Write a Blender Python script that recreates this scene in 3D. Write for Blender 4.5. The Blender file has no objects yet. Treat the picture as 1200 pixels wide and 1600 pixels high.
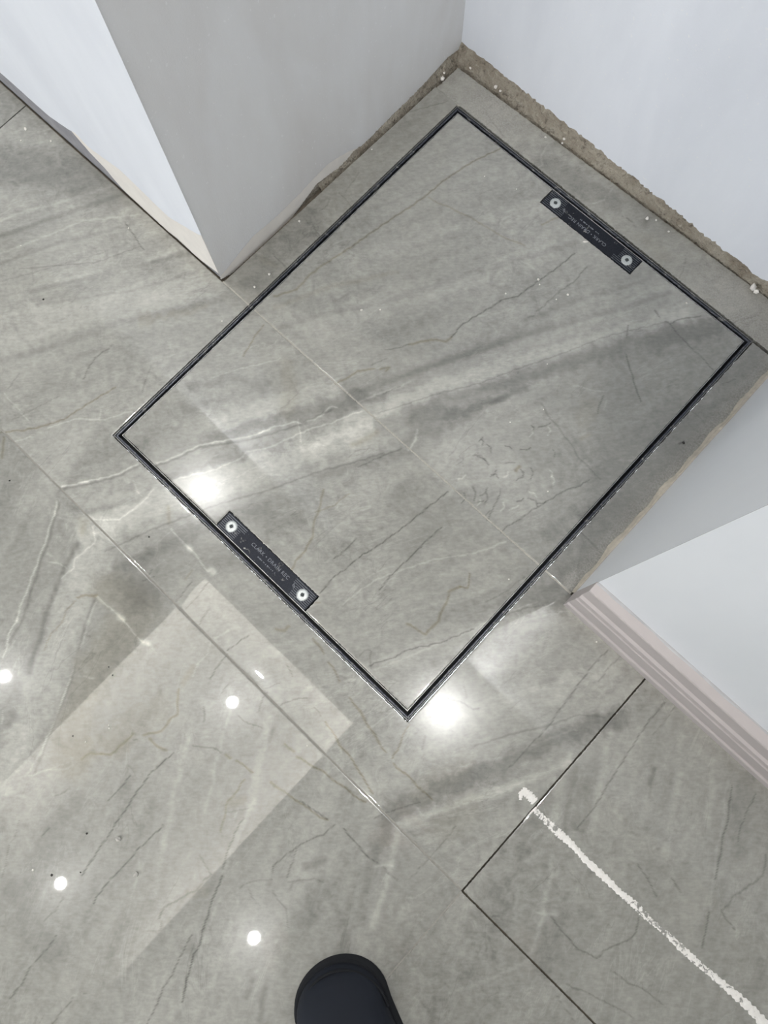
import bpy, bmesh, math, random
import numpy as np
from mathutils import Matrix, Vector

# ------------------------------------------------------------------ camera
SC = bpy.context.scene
COL = SC.collection
# camera axes in the world (rows: right, down, forward); floor is z = 0, camera 1 m above it
R = np.array([[0.7272002164, 0.6861464495, -0.0195677063],
              [0.6692555321, -0.7150582837, -0.2019620849],
              [-0.1525676180, 0.1337710762, -0.9791978458]])
FPX = 1216.694
CAMH = 1.0
cam = bpy.data.cameras.new('camera')
cam.sensor_width = 36.0
cam.lens = FPX / 1600.0 * 36.0
cam.clip_start = 0.01
cam_ob = bpy.data.objects.new('camera', cam)
COL.objects.link(cam_ob)
cam_ob.matrix_world = Matrix(((R[0][0], -R[1][0], -R[2][0], 0),
                              (R[0][1], -R[1][1], -R[2][1], 0),
                              (R[0][2], -R[1][2], -R[2][2], CAMH),
                              (0, 0, 0, 1)))
SC.camera = cam_ob

# ------------------------------------------------------------------ world and exposure
SKY_W = 3.7
world = bpy.data.worlds.new('world')
SC.world = world
world.use_nodes = True
world.node_tree.nodes['Background'].inputs[0].default_value = (0.93, 0.965, 1.0, 1)   # overcast daylight for the added window, out of view behind
world.node_tree.nodes['Background'].inputs[1].default_value = SKY_W
SC.view_settings.view_transform = 'Standard'
SC.view_settings.look = 'None'
SC.view_settings.gamma = 1.0
SC.view_settings.use_curve_mapping = False
SC.view_settings.exposure = 0.49
LAMP_W = 5.0            # one ceiling downlight
STRIP_W = 2.6           # hidden strip in the ceiling tray, per metre
CEIL = 2.4

rng = np.random.default_rng(7)
random.seed(7)

# ------------------------------------------------------------------ helpers
def fl(px, py, z=0.0):
    """survey point of the photograph put on the horizontal plane z"""
    d = R.T @ np.array([(px - 600) / FPX, (py - 800) / FPX, 1.0])
    t = (z - CAMH) / d[2]
    return d[0] * t, d[1] * t

def onwall(px, py, axis, c):
    d = R.T @ np.array([(px - 600) / FPX, (py - 800) / FPX, 1.0])
    t = c / d[axis]
    return d[0] * t, d[1] * t, d[2] * t + CAMH

def tag(o, label=None, cat=None, group=None, kind=None):
    if label: o['label'] = label
    if cat: o['category'] = cat
    if group: o['group'] = group
    if kind: o['kind'] = kind
    return o

def empty(name, loc=(0, 0, 0), parent=None):
    o = bpy.data.objects.new(name, None)
    o.empty_display_size = 0.05
    COL.objects.link(o)
    o.location = loc
    if parent: o.parent = parent
    return o

def mesh_obj(name, verts, faces, mat=None, parent=None, smooth=False):
    me = bpy.data.meshes.new(name)
    me.from_pydata([tuple(map(float, v)) for v in verts], [], faces)
    if smooth:
        me.polygons.foreach_set('use_smooth', [True] * len(me.polygons))
    me.update()
    o = bpy.data.objects.new(name, me)
    COL.objects.link(o)
    if mat: me.materials.append(mat)
    if parent: o.parent = parent
    return o

def bm_obj(name, bm, mat=None, parent=None, smooth=False):
    me = bpy.data.meshes.new(name)
    bmesh.ops.recalc_face_normals(bm, faces=bm.faces)
    bm.to_mesh(me); bm.free()
    if smooth:
        me.polygons.foreach_set('use_smooth', [True] * len(me.polygons))
    o = bpy.data.objects.new(name, me)
    COL.objects.link(o)
    if mat: me.materials.append(mat)
    if parent: o.parent = parent
    return o

def add_box(bm, x0, x1, y0, y1, z0, z1):
    v = [bm.verts.new(p) for p in ((x0, y0, z0), (x1, y0, z0), (x1, y1, z0), (x0, y1, z0),
                                   (x0, y0, z1), (x1, y0, z1), (x1, y1, z1), (x0, y1, z1))]
    for f in ((0, 3, 2, 1), (4, 5, 6, 7), (0, 1, 5, 4), (1, 2, 6, 5), (2, 3, 7, 6), (3, 0, 4, 7)):
        bm.faces.new([v[i] for i in f])

def box(name, x0, x1, y0, y1, z0, z1, mat=None, parent=None, bevel=0.0):
    bm = bmesh.new()
    add_box(bm, x0, x1, y0, y1, z0, z1)
    if bevel:
        bmesh.ops.bevel(bm, geom=bm.edges[:], offset=bevel, segments=2, affect='EDGES', profile=0.5)
    return bm_obj(name, bm, mat, parent)

# ------------------------------------------------------------------ materials
def srgb(r, g, b):
    f = lambda c: ((c / 255 + 0.055) / 1.055) ** 2.4 if c > 10 else c / 255 / 12.92
    return (f(r), f(g), f(b), 1.0)

class NT:
    def __init__(self, name):
        self.m = bpy.data.materials.new(name)
        self.m.use_nodes = True
        self.t = self.m.node_tree
        self.bsdf = self.t.nodes['Principled BSDF']
        self.out = self.t.nodes['Material Output']
    def n(self, kind, **kw):
        nd = self.t.nodes.new(kind)
        for k, v in kw.items():
            if k.startswith('i_'):
                key = k[2:]
                key = int(key) if key.isdigit() else key.replace('_', ' ')
                nd.inputs[key].default_value = v
            else:
                setattr(nd, k, v)
        return nd
    def l(self, a, b): self.t.links.new(a, b)
    def pos(self, scale=(1, 1, 1), rotz=0.0):
        g = self.n('ShaderNodeNewGeometry')
        r = self.n('ShaderNodeVectorRotate', rotation_type='Z_AXIS')
        r.inputs['Angle'].default_value = -rotz
        self.l(g.outputs['Position'], r.inputs['Vector'])
        m = self.n('ShaderNodeVectorMath', operation='MULTIPLY')
        m.inputs[1].default_value = scale
        self.l(r.outputs[0], m.inputs[0])
        return m.outputs[0]
    def noise(self, vec, scale, detail=4, rough=0.55, dist=0.0):
        nd = self.n('ShaderNodeTexNoise')
        nd.inputs['Scale'].default_value = scale
        nd.inputs['Detail'].default_value = detail
        nd.inputs['Roughness'].default_value = rough
        nd.inputs['Distortion'].default_value = dist
        self.l(vec, nd.inputs['Vector'])
        return nd.outputs['Fac']
    def remap(self, v, a, b, c, d, clamp=True):
        nd = self.n('ShaderNodeMapRange', clamp=clamp)
        nd.inputs[1].default_value = a; nd.inputs[2].default_value = b
        nd.inputs[3].default_value = c; nd.inputs[4].default_value = d
        self.l(v, nd.inputs[0])
        return nd.outputs[0]
    def math(self, op, a, b=None):
        nd = self.n('ShaderNodeMath', operation=op)
        for i, v in enumerate((a, b)):
            if v is None: continue
            if isinstance(v, (int, float)): nd.inputs[i].default_value = v
            else: self.l(v, nd.inputs[i])
        return nd.outputs[0]
    def mix(self, fac, a, b, blend='MIX'):
        nd = self.n('ShaderNodeMix', data_type='RGBA', blend_type=blend)
        for i, v in ((0, fac), (6, a), (7, b)):
            if isinstance(v, (int, float, tuple)): nd.inputs[i].default_value = v
            else: self.l(v, nd.inputs[i])
        return nd.outputs[2]
    def bump(self, h, strength, dist):
        nd = self.n('ShaderNodeBump')
        nd.inputs['Strength'].default_value = strength
        nd.inputs['Distance'].default_value = dist
        self.l(h, nd.inputs['Height'])
        self.l(nd.outputs[0], self.bsdf.inputs['Normal'])
    def set(self, **kw):
        for k, v in kw.items():
            key = k.replace('_', ' ')
            if isinstance(v, (int, float, tuple)): self.bsdf.inputs[key].default_value = v
            else: self.l(v, self.bsdf.inputs[key])

def plain(name, col, rough=0.6, metal=0.0, var=0.08, scale=60.0, bump=0.0):
    t = NT(name)
    v = t.noise(t.pos(), scale, 5)
    f = t.remap(v, 0.3, 0.7, 1 - var, 1 + var)
    g = t.n('ShaderNodeCombineColor')
    for i in range(3): t.l(f, g.inputs[i])
    c = t.mix(1.0, col, g.outputs[0], 'MULTIPLY')
    t.set(Base_Color=c, Roughness=rough, Metallic=metal)
    if bump: t.bump(v, 0.5, bump)
    return t.m

def tile_material(name, angle):
    """polished stone-look porcelain: printed colour (attribute) with fine streaky mottling along one direction"""
    t = NT(name)
    at = t.n('ShaderNodeAttribute', attribute_name='print')
    du = t.n('ShaderNodeAttribute', attribute_name='dust')
    p1 = t.pos((1, 1, 1), 0)
    p2 = t.pos((0.28, 1.0, 1.0), angle)
    a = t.remap(t.noise(p2, 34, 5, 0.6, 0.6), 0.25, 0.75, -0.14, 0.14)
    b = t.remap(t.noise(p1, 95, 4, 0.6, 0.3), 0.25, 0.75, -0.14, 0.14)
    c = t.remap(t.noise(p2, 9, 4, 0.5, 1.0), 0.3, 0.7, -0.11, 0.11)
    d = t.remap(t.noise(t.pos((1, 0.35, 1), math.radians(135)), 300, 2, 0.5, 0.0), 0.3, 0.7, -0.075, 0.075)
    s = t.math('ADD', t.math('ADD', a, b), t.math('ADD', c, d))
    # wispy pale and dark hairlines
    r1 = t.math('ABSOLUTE', t.math('SUBTRACT', t.noise(p2, 16, 6, 0.62, 0.9), 0.5))
    m1 = t.remap(t.noise(p1, 7, 2), 0.45, 0.62, 0, 1)
    w1 = t.math('MULTIPLY', t.remap(r1, 0.0, 0.014, 0.16, 0.0), m1)
    r2 = t.math('ABSOLUTE', t.math('SUBTRACT', t.noise(t.pos((0.4, 1, 1), angle + 0.25), 11, 5, 0.55, 0.6), 0.52))
    w2 = t.math('MULTIPLY', t.remap(r2, 0.0, 0.008, -0.16, 0.0), t.remap(t.noise(p1, 9, 2), 0.50, 0.62, 0, 1))
    # cloudy mottles in patches
    cl = t.math('MULTIPLY', t.remap(t.noise(p1, 48, 5, 0.65, 1.2), 0.35, 0.68, -0.13, 0.15), t.remap(t.noise(p1, 5, 2), 0.42, 0.6, 0, 1))
    s = t.math('ADD', s, t.math('ADD', cl, t.math('ADD', w1, w2)))
    s = t.math('ADD', s, 1.0)
    g = t.n('ShaderNodeCombineColor')
    for i in range(3): t.l(s, g.inputs[i])
    col = t.mix(1.0, at.outputs['Color'], g.outputs[0], 'MULTIPLY')
    # dry building dust lying on some tiles
    dn = t.remap(t.noise(p1, 420, 3, 0.7), 0.40, 0.72, 0.15, 1.0)
    df = t.math('MULTIPLY', du.outputs['Fac'], dn)
    col = t.mix(df, col, srgb(196, 192, 186))
    t.set(Base_Color=col)
    t.set(Roughness=t.math('ADD', t.math('MULTIPLY', du.outputs['Fac'], 0.35), 0.17))
    t.set(Specular_IOR_Level=0.20, Coat_Roughness=0.018, Coat_IOR=1.56)
    t.set(Coat_Weight=t.math('MAXIMUM', t.math('SUBTRACT', 1.0, t.math('MULTIPLY', du.outputs['Fac'], 1.6)), 0.0))
    return t.m

ANG_A = math.radians(62)
ANG_B = math.radians(108)
M_TILE_A = tile_material('stone_tile_a', ANG_A)
M_TILE_B = tile_material('stone_tile_b', ANG_B)
M_SCREED = plain('screed', srgb(112, 104, 92), 0.95, 0, 0.2, 90, 0.002)
M_GROUT_L = plain('pale_grout', srgb(176, 172, 162), 0.85, 0, 0.12, 160)
M_GROUT_M = plain('grey_grout', srgb(152, 149, 141), 0.85, 0, 0.12, 160)

def concrete_material():
    t = NT('bare_concrete')
    p = t.pos()
    a = t.noise(p, 24, 6, 0.65, 0.5)
    b = t.noise(p, 130, 4, 0.7)
    c = t.mix(t.remap(a, 0.35, 0.65, 0, 1), srgb(150, 139, 123), srgb(186, 178, 163))
    c = t.mix(t.remap(b, 0.56, 0.70, 0, 0.8), c, srgb(196, 188, 172))
    c = t.mix(t.remap(b, 0.28, 0.45, 0.8, 0.0), c, srgb(84, 75, 64))
    t.set(Base_Color=c, Roughness=0.95)
    t.bump(b, 1.0, 0.009)
    return t.m
M_CONC = concrete_material()

def plaster_material(name, col_a, col_b, patch=7.0, rough=0.6, bump=0.0006, stroke=math.radians(90)):
    """skimmed and mist-coated plaster: broad trowel patches and fine grain"""
    t = NT(name)
    p = t.pos()
    a = t.noise(t.pos((1, 1, 0.35)), patch, 3, 0.5, 0.8)
    b = t.noise(p, 420, 3, 0.6)
    c = t.noise(t.pos((1, 1, 0.25)), 60, 4, 0.55)
    f = t.math('ADD', t.remap(a, 0.35, 0.65, 0, 0.8), t.remap(c, 0.3, 0.7, 0, 0.25))
    col = t.mix(f, col_a, col_b)
    # pinholes and small white nibs
    pin = t.noise(p, 230, 1, 0.4)
    col = t.mix(t.remap(pin, 0.735, 0.76, 0, 0.5), col, srgb(245, 245, 245))
    t.set(Base_Color=col, Roughness=rough, Specular_IOR_Level=0.35)
    t.bump(t.math('ADD', b, t.math('MULTIPLY', c, 1.5)), 0.35, bump)
    return t.m
M_PL_GREY = plaster_material('grey_plaster', srgb(222, 220, 218), srgb(232, 232, 232))
M_PL_WHITE = plaster_material('white_paint', srgb(230, 233, 240), srgb(239, 242, 248))
M_PL_SATIN = plaster_material('white_satin_paint', srgb(236, 240, 245), srgb(242, 245, 249), 4.0, 0.32, 0.0001)
M_PL_BEIGE = plain('bare_filler', srgb(238, 233, 226), 0.8, 0, 0.04, 40, 0.0005)
M_PL_TORN = plain('shaded_grey_undercoat', srgb(150, 149, 153), 0.85, 0, 0.14, 70, 0.001)  # torn base coat; the shadow below the paint edge is in its grey
M_TRIM = plain('primed_timber', srgb(190, 182, 180), 0.55, 0, 0.03, 30)
M_CEIL = plain('raw_ceiling_board', srgb(172, 171, 168), 0.9, 0, 0.04, 3)
M_CEILW = plain('white_ceiling_paint', srgb(244, 243, 240), 0.85, 0, 0.02, 3)
M_ROOM = plain('room_wall_paint', srgb(222, 222, 220), 0.85, 0, 0.03, 3)

def metal_material(name, col, rough, scuff, light=(205, 203, 196)):
    """dark worn metal with dried pale grout caught on it"""
    t = NT(name)
    p = t.pos()
    a = t.noise(p, 85, 4, 0.7, 0.5)
    b = t.noise(p, 620, 3, 0.7)
    s = t.math('MULTIPLY', t.remap(a, 0.60 - scuff, 0.70 - scuff, 0, 1), t.remap(b, 0.44, 0.60, 0, 1))
    c = t.mix(t.remap(b, 0.3, 0.7, 0, 1), col, tuple(min(1, x * 1.7) for x in col[:3]) + (1,))
    c = t.mix(s, c, srgb(*light))
    t.set(Base_Color=c, Roughness=t.math('ADD', t.math('MULTIPLY', s, 0.4), rough))
    t.set(Metallic=t.math('SUBTRACT', 0.75, t.math('MULTIPLY', s, 0.75)))
    t.bump(t.math('ADD', b, s), 0.5, 0.0006)
    return t.m
M_FRAME = metal_material('dark_frame_metal', srgb(74, 76, 82), 0.3, 0.045)
M_TRAYRIM = metal_material('worn_aluminium_rim', srgb(168, 168, 166), 0.35, 0.03)
M_BLACK = plain('gap_shade_tray_black', srgb(20, 21, 24), 0.8, 0, 0.3, 120)  # black for the painted gap shade and the tray base
M_BRACKET = metal_material('black_bracket', srgb(36, 38, 44), 0.5, -0.015)
M_SCREW = plain('zinc_screw', srgb(196, 200, 198), 0.42, 0.55, 0.15, 500, 0.0003)
M_SCREWHOLE = plain('screw_socket', srgb(70, 74, 74), 0.6, 0.4, 0.2, 500)
M_RIB = plain('highlit_ribs', srgb(96, 99, 105), .4, .5, .4, 300)  # lighter grey paints a metallic highlight onto the ribs
M_LETTER = plain('worn_lettering', srgb(128, 131, 137), 0.6, 0.2, 0.5, 900)
M_CRUMB = plain('plaster_crumb_white', srgb(226, 222, 214), 0.9, 0, 0.12, 500)
M_CRUMBG = plain('stone_crumb_grey', srgb(176, 173, 166), 0.8, 0, 0.3, 300)
M_GRIT = plain('dark_grit', srgb(50, 47, 44), 0.9, 0, 0.2, 500)

# ------------------------------------------------------------------ printed stone figure of the tiles
# strokes: (kind, width in px, strength, [points of the photograph on the floor])
STROKES = []
def S(kind, w, a, *pts): STROKES.append((kind, w, a, pts))
L_, D_, B_ = 'light', 'dark', 'brown'
# -- big field tile and the part of it in the cover
S(D_, 90, .16, (0, 255), (120, 275), (170, 300)); S(L_, 8, .10, (0, 345), (60, 325), (150, 300), (190, 285))
S(D_, 11, .14, (0, 368), (100, 335), (200, 300)); S(L_, 4, .16, (0, 397), (130, 345), (220, 335))
S(D_, 7, .10, (0, 412), (90, 380), (210, 350)); S(D_, 2, .18, (30, 420), (150, 410), (220, 385))
S(D_, 9, .11, (50, 455), (170, 425), (300, 395)); S(D_, 6, .10, (60, 476), (200, 455), (310, 425))
S(L_, 10, .09, (90, 438), (200, 420), (300, 380)); S(D_, 1.8, .32, (195, 348), (208, 366), (225, 390))
S(D_, 1.5, .12, (48, 415), (52, 440)); S(D_, 2, .14, (0, 440), (90, 415), (160, 395))
S(L_, 70, .09, (0, 515), (120, 490), (260, 455), (330, 440))
S(D_, 14, .10, (0, 565), (100, 537), (180, 505), (260, 487), (345, 468)); S(B_, 16, .08, (215, 500), (265, 490), (320, 478))
S(B_, 2.6, .30, (0, 676), (35, 673), (60, 667), (100, 655), (135, 632), (180, 605))
S(L_, 2.4, .28, (75, 668), (120, 655), (165, 655), (205, 643)); S(L_, 2.4, .25, (22, 690), (48, 681))
S(D_, 2, .26, (130, 592), (136, 578), (148, 560), (176, 540)); S(D_, 1.6, .18, (236, 572), (230, 588), (222, 612))
S(D_, 1.8, .18, (10, 610), (30, 585)); S(L_, 2.4, .22, (158, 640), (155, 655)); S(L_, 2, .2, (5, 612), (48, 662))
S(D_, 2, .16, (20, 655), (60, 635), (90, 620)); S(B_, 4, .25, (6, 684), (3, 715)); S(L_, 2, .2, (14, 690), (14, 712))
S(L_, 46, .07, (40, 800), (90, 740), (120, 690)); S(D_, 40, .07, (110, 740), (170, 700), (220, 700))
S(D_, 4, .2, (97, 764), (138, 756), (182, 746), (218, 728)); S(L_, 2.6, .42, (96, 761), (120, 756), (136, 751), (160, 747), (182, 742), (216, 725))
S(L_, 6, .3, (96, 760), (102, 758)); S(L_, 5, .35, (128, 755), (136, 752))
S(L_, 2.4, .2, (208, 752), (214, 768), (222, 776)); S(L_, 7, .15, (198, 748), (202, 752))
S(D_, 12, .14, (135, 800), (180, 790), (215, 780), (235, 765))
S(L_, 3, .30, (130, 803), (150, 812), (185, 812), (205, 798), (222, 785), (240, 765))
S(B_, 12, .08, (125, 812), (132, 832)); S(B_, 7, .18, (264, 792), (263, 815))
S(L_, 62, .17, (140, 822), (220, 797), (320, 757), (420, 722), (520, 692), (615, 665))
S(D_, 3, .2, (165, 862), (240, 826), (330, 792), (420, 765), (500, 737), (600, 708))
S(D_, 36, .13, (205, 880), (280, 840), (350, 815), (420, 800)); S(D_, 60, .09, (210, 930), (300, 870), (380, 870))
S(L_, 3, .36, (268, 826), (280, 842), (297, 858), (312, 876), (326, 893)); S(L_, 8, .3, (294, 854), (299, 860)); S(L_, 9, .28, (329, 890), (334, 896))
# cover lower half
S(D_, 4, .24, (243, 728), (270, 719), (312, 699), (347, 694), (385, 688), (420, 679), (468, 664), (516, 641))
S(L_, 2.8, .46, (246, 724), (270, 715), (310, 696), (347, 689), (385, 683), (405, 677), (418, 671), (424, 667), (440, 665), (463, 659), (472, 662), (490, 655), (505, 648), (512, 638), (518, 636), (526, 637))
S(L_, 5, .3, (332, 692), (352, 689)); S(L_, 5, .3, (403, 677), (420, 672)); S(L_, 2.4, .3, (466, 655), (468, 678), (470, 690))
S(L_, 2.6, .34, (265, 752), (300, 742), (330, 736), (378, 716), (385, 706), (420, 700), (445, 688), (462, 680), (470, 676), (490, 668), (520, 660), (548, 648), (565, 643))
S(D_, 16, .16, (260, 748), (310, 735), (350, 722), (400, 705), (440, 694)); S(D_, 26, .14, (330, 684), (400, 666), (470, 650), (540, 630), (590, 615))
S(L_, 46, .10, (330, 655), (400, 640), (470, 620), (515, 610)); S(B_, 30, .07, (450, 570), (452, 620), (445, 650))
S(D_, 20, .10, (300, 604), (340, 594), (420, 600)); S(B_, 1.8, .28, (412, 508), (400, 524), (390, 540), (380, 556)); S(L_, 2, .22, (375, 577), (410, 568), (438, 560))
S(L_, 2, .16, (330, 590), (380, 575)); S(D_, 30, .08, (540, 600), (580, 640))
S(L_, 16, .12, (470, 700), (530, 680), (580, 668)); S(B_, 10, .14, (552, 695), (570, 688), (590, 675)); S(D_, 2.4, .24, (560, 730), (600, 712), (628, 702))
S(D_, 14, .10, (500, 745), (580, 715), (640, 705)); S(D_, 70, .06, (420, 810), (480, 790)); S(D_, 50, .07, (630, 780), (680, 820), (640, 850))
S(B_, 3.2, .26, (455, 890), (463, 875), (478, 858), (488, 840), (491, 815), (500, 790), (506, 765)); S(B_, 2, .18, (492, 800), (520, 790), (545, 770))
S(D_, 2.2, .40, (500, 927), (510, 917), (518, 904), (540, 889), (560, 871), (592, 852), (612, 837), (630, 824), (662, 797), (680, 783), (700, 767))
S(D_, 2.0, .36, (593, 923), (607, 905), (618, 893), (640, 872), (662, 848), (690, 823)); S(D_, 2.0, .32, (522, 873), (540, 860), (557, 842))
S(L_, 2.6, .24, (535, 945), (566, 920), (590, 905), (632, 890), (680, 873), (735, 866), (762, 858), (790, 845))
S(B_, 2.4, .32, (732, 895), (732, 919), (718, 917)); S(B_, 4.5, .25, (700, 925), (710, 920), (718, 917)); S(B_, 3.6, .27, (702, 930), (696, 945), (690, 958), (685, 970), (672, 983), (664, 991), (650, 982), (635, 975))
S(D_, 1.5, .34, (578, 1040), (598, 1032), (612, 1029), (625, 1021), (640, 1014), (660, 1010), (690, 1004), (740, 983)); S(L_, 40, .08, (560, 1055), (650, 1020), (760, 985))
S(L_, 3, .15, (590, 1045), (640, 1025), (700, 1000), (755, 980)); S(D_, 2, .22, (560, 1025), (572, 1015), (580, 1018), (580, 1045)); S(B_, 2.5, .18, (460, 945), (480, 944), (500, 941))
S(L_, 6, .08, (420, 1010), (520, 990), (640, 955), (800, 910)); S(L_, 2, .18, (738, 985), (780, 960), (840, 940))
# cover upper half
S(B_, 3.2, .26, (783, 232), (737, 253), (693, 282), (667, 305), (640, 325), (623, 335), (576, 367), (550, 386), (520, 405), (497, 420), (480, 434), (470, 446), (463, 452), (446, 458), (428, 464))
S(D_, 2.4, .14, (783, 232), (737, 253), (693, 282), (667, 305), (623, 335), (576, 367), (550, 386))
S(B_, 3, .18, (670, 310), (700, 323), (735, 340), (762, 356), (790, 372), (820, 384)); S(D_, 9, .12, (730, 338), (740, 342))
S(D_, 2.3, .42, (705, 527), (718, 510), (738, 497), (770, 478), (785, 468), (808, 463), (825, 450), (843, 437), (862, 424), (880, 410), (897, 396))
S(B_, 4, .28, (705, 527), (697, 533), (673, 531), (650, 536), (640, 538)); S(D_, 1.8, .28, (640, 538), (620, 544), (600, 547))
S(D_, 2, .28, (838, 486), (850, 477), (858, 469), (878, 452), (896, 441), (917, 417)); S(D_, 3, .26, (825, 495), (834, 493)); S(B_, 3, .22, (845, 352), (858, 345), (872, 340))
S(B_, 3, .30, (523, 600), (548, 587), (558, 580), (585, 576)); S(B_, 3, .3, (595, 577), (608, 574), (604, 580)); S(D_, 1.8, .22, (580, 570), (605, 560))
S(L_, 22, .06, (560, 402), (680, 365), (790, 338), (880, 312)); S(L_, 40, .07, (470, 510), (600, 470), (720, 440), (850, 395))
S(D_, 13, .09, (610, 470), (720, 432), (800, 408), (900, 380)); S(D_, 12, .10, (430, 515), (500, 492), (570, 478)); S(B_, 10, .08, (430, 480), (520, 447), (620, 425))
S(D_, 14, .12, (530, 622), (600, 598), (700, 560), (780, 533), (860, 505)); S(D_, 11, .13, (640, 585), (760, 545), (860, 512), (960, 485), (1045, 458))
S(D_, 9, .10, (820, 500), (900, 470), (960, 452), (1015, 436)); S(L_, 34, .15, (545, 657), (640, 622), (760, 586), (880, 545), (1000, 515), (1075, 488))
S(L_, 4, .28, (560, 628), (600, 612), (625, 605), (640, 597)); S(D_, 2, .25, (600, 615), (625, 604))
S(D_, 46, .17, (600, 668), (700, 635), (800, 595), (900, 560), (1000, 532), (1110, 512)); S(D_, 1.8, .22, (590, 645), (690, 614), (760, 595), (850, 562), (930, 532), (1000, 512), (1040, 503))
S(D_, 16, .16, (700, 650), (760, 628), (820, 605)); S(D_, 12, .16, (770, 630), (790, 618)); S(D_, 20, .12, (620, 690), (680, 670), (730, 650))
S(D_, 190, .06, (1060, 560), (960, 660), (880, 760)); S(L_, 80, .10, (700, 720), (780, 740), (830, 770)); S(L_, 24, .12, (985, 545), (1005, 540)); S(L_, 18, .10, (700, 632), (740, 622), (870, 590))
S(D_, 3, .22, (845, 630), (855, 648), (870, 665), (890, 690), (905, 715), (920, 732), (938, 748)); S(D_, 7, .08, (880, 665), (905, 695), (920, 720))
S(D_, 2, .36, (982, 509), (979, 525)); S(D_, 2, .40, (979, 556), (983, 572), (988, 588), (994, 607), (1001, 628)); S(D_, 1.6, .28, (942, 618), (938, 632), (934, 645))
S(D_, 1.6, .30, (1048, 508), (1062, 525), (1077, 540), (1098, 561), (1115, 578)); S(D_, 2.4, .32, (1040, 503), (1048, 507), (1060, 500), (1096, 493)); S(D_, 2, .3, (1023, 485), (1031, 495))
S(D_, 2, .34, (783, 833), (790, 825), (804, 816), (814, 812), (822, 804), (833, 797), (850, 787), (871, 774), (888, 764), (900, 762), (921, 750))
S(L_, 3.2, .40, (638, 703), (644, 695), (650, 687), (652, 672)); S(D_, 2, .3, (782, 764), (776, 785), (768, 800), (762, 813)); S(D_, 1.6, .25, (757, 808), (766, 798))
S(B_, 7, .12, (908, 686), (918, 680)); S(B_, 30, .06, (920, 630), (910, 660)); S(B_, 5, .3, (806, 735), (812, 728)); S(L_, 2, .2, (897, 603), (930, 610), (950, 612)); S(L_, 2, .2, (948, 625), (944, 640))
for k in range(34):      # scattered tick marks
    cx_, cy_ = 720 + 150 * rng.random(), 665 + 130 * rng.random()
    an = rng.random() * 3.1; ln = 4 + 7 * rng.random()
    S(D_ if rng.random() < .7 else L_, 1.9, .34, (cx_ - ln * math.cos(an), cy_ - ln * math.sin(an)), (cx_ + 1.5, cy_ - 1), (cx_ + ln * math.cos(an + .5), cy_ + ln * math.sin(an + .5)))
# slivers beside the cover and the strip under the back wall
S(D_, 2, .22, (575, 196), (590, 180), (640, 170)); S(D_, 1.8, .22, (640, 175), (670, 166), (700, 158)); S(D_, 1.6, .3, (488, 352), (497, 365), (502, 372)); S(D_, 2, .22, (500, 330), (512, 322), (514, 310))
S(D_, 1.8, .22, (427, 396), (440, 412), (450, 422)); S(D_, 1.8, .2, (530, 300), (548, 322)); S(D_, 60, .07, (400, 430), (480, 350)); S(B_, 12, .08, (410, 405), (430, 415)); S(D_, 1.8, .2, (560, 270), (540, 300)); S(D_, 20, .08, (600, 220), (650, 190))
S(D_, 50, .13, (850, 255), (950, 315)); S(L_, 3, .24, (852, 232), (846, 245), (848, 258), (838, 262), (828, 268)); S(L_, 2.6, .22, (960, 292), (952, 302), (945, 312), (928, 318)); S(D_, 1.8, .25, (972, 338), (985, 345), (994, 355)); S(D_, 1.6, .2, (760, 178), (785, 210))
S(D_, 1.6, .2, (1062, 435), (1072, 405)); S(B_, 30, .06, (1000, 370), (1040, 400)); S(D_, 1.8, .2, (1145, 505), (1160, 497), (1185, 494))
S(D_, 200, .08, (1180, 570), (1000, 780), (900, 890)); S(D_, 2, .3, (905, 830), (920, 843), (938, 865)); S(D_, 3, .5, (1062, 693), (1069, 690)); S(D_, 1.8, .2, (1080, 640), (1100, 660)); S(D_, 20, .1, (900, 880), (870, 910)); S(D_, 1.8, .22, (1130, 600), (1150, 592))
# field tile in front of the cover
S(L_, 11, .13, (620, 1290), (650, 1277), (690, 1265), (720, 1255), (780, 1235), (850, 1208), (890, 1190)); S(D_, 34, .18, (605, 1275), (690, 1228), (780, 1195), (860, 1160), (960, 1125))
S(L_, 4, .14, (720, 1200), (790, 1180), (850, 1158), (900, 1140)); S(D_, 3, .18, (740, 1165), (800, 1148), (850, 1135), (900, 1118), (945, 1120)); S(L_, 40, .06, (700, 1130), (820, 1090), (960, 1050))
S(D_, 2, .28, (795, 1200), (815, 1180), (832, 1160), (858, 1132), (872, 1112), (890, 1090), (910, 1062), (930, 1035), (950, 1015)); S(D_, 1.8, .2, (935, 1065), (955, 1040), (972, 1025)); S(D_, 9, .14, (845, 1070), (867, 1061))
S(B_, 2.4, .32, (615, 1193), (640, 1216), (658, 1232), (676, 1251)); S(B_, 2.2, .28, (613, 1185), (625, 1165), (632, 1145), (640, 1130)); S(B_, 60, .05, (700, 1290), (730, 1260)); S(L_, 6, .25, (675, 1247), (678, 1258)); S(B_, 40, .06, (720, 1200), (650, 1240))
S(D_, 1.8, .18, (640, 1375), (668, 1343), (690, 1318), (712, 1290)); S(D_, 2, .24, (700, 1090), (720, 1098), (738, 1107), (750, 1106)); S(D_, 1.8, .2, (730, 1090), (725, 1070))
S(D_, 1.8, .2, (820, 900), (790, 925), (760, 940)); S(D_, 2, .2, (785, 962), (820, 950), (850, 946)); S(L_, 2, .16, (800, 975), (880, 955), (950, 950)); S(D_, 40, .08, (820, 935), (880, 930)); S(L_, 30, .08, (800, 975), (900, 962), (990, 985))
S(D_, 2, .22, (645, 1110), (660, 1106), (672, 1098)); S(D_, 3, .18, (660, 1170), (664, 1150)); S(L_, 40, .06, (760, 1050), (860, 1000))
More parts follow.
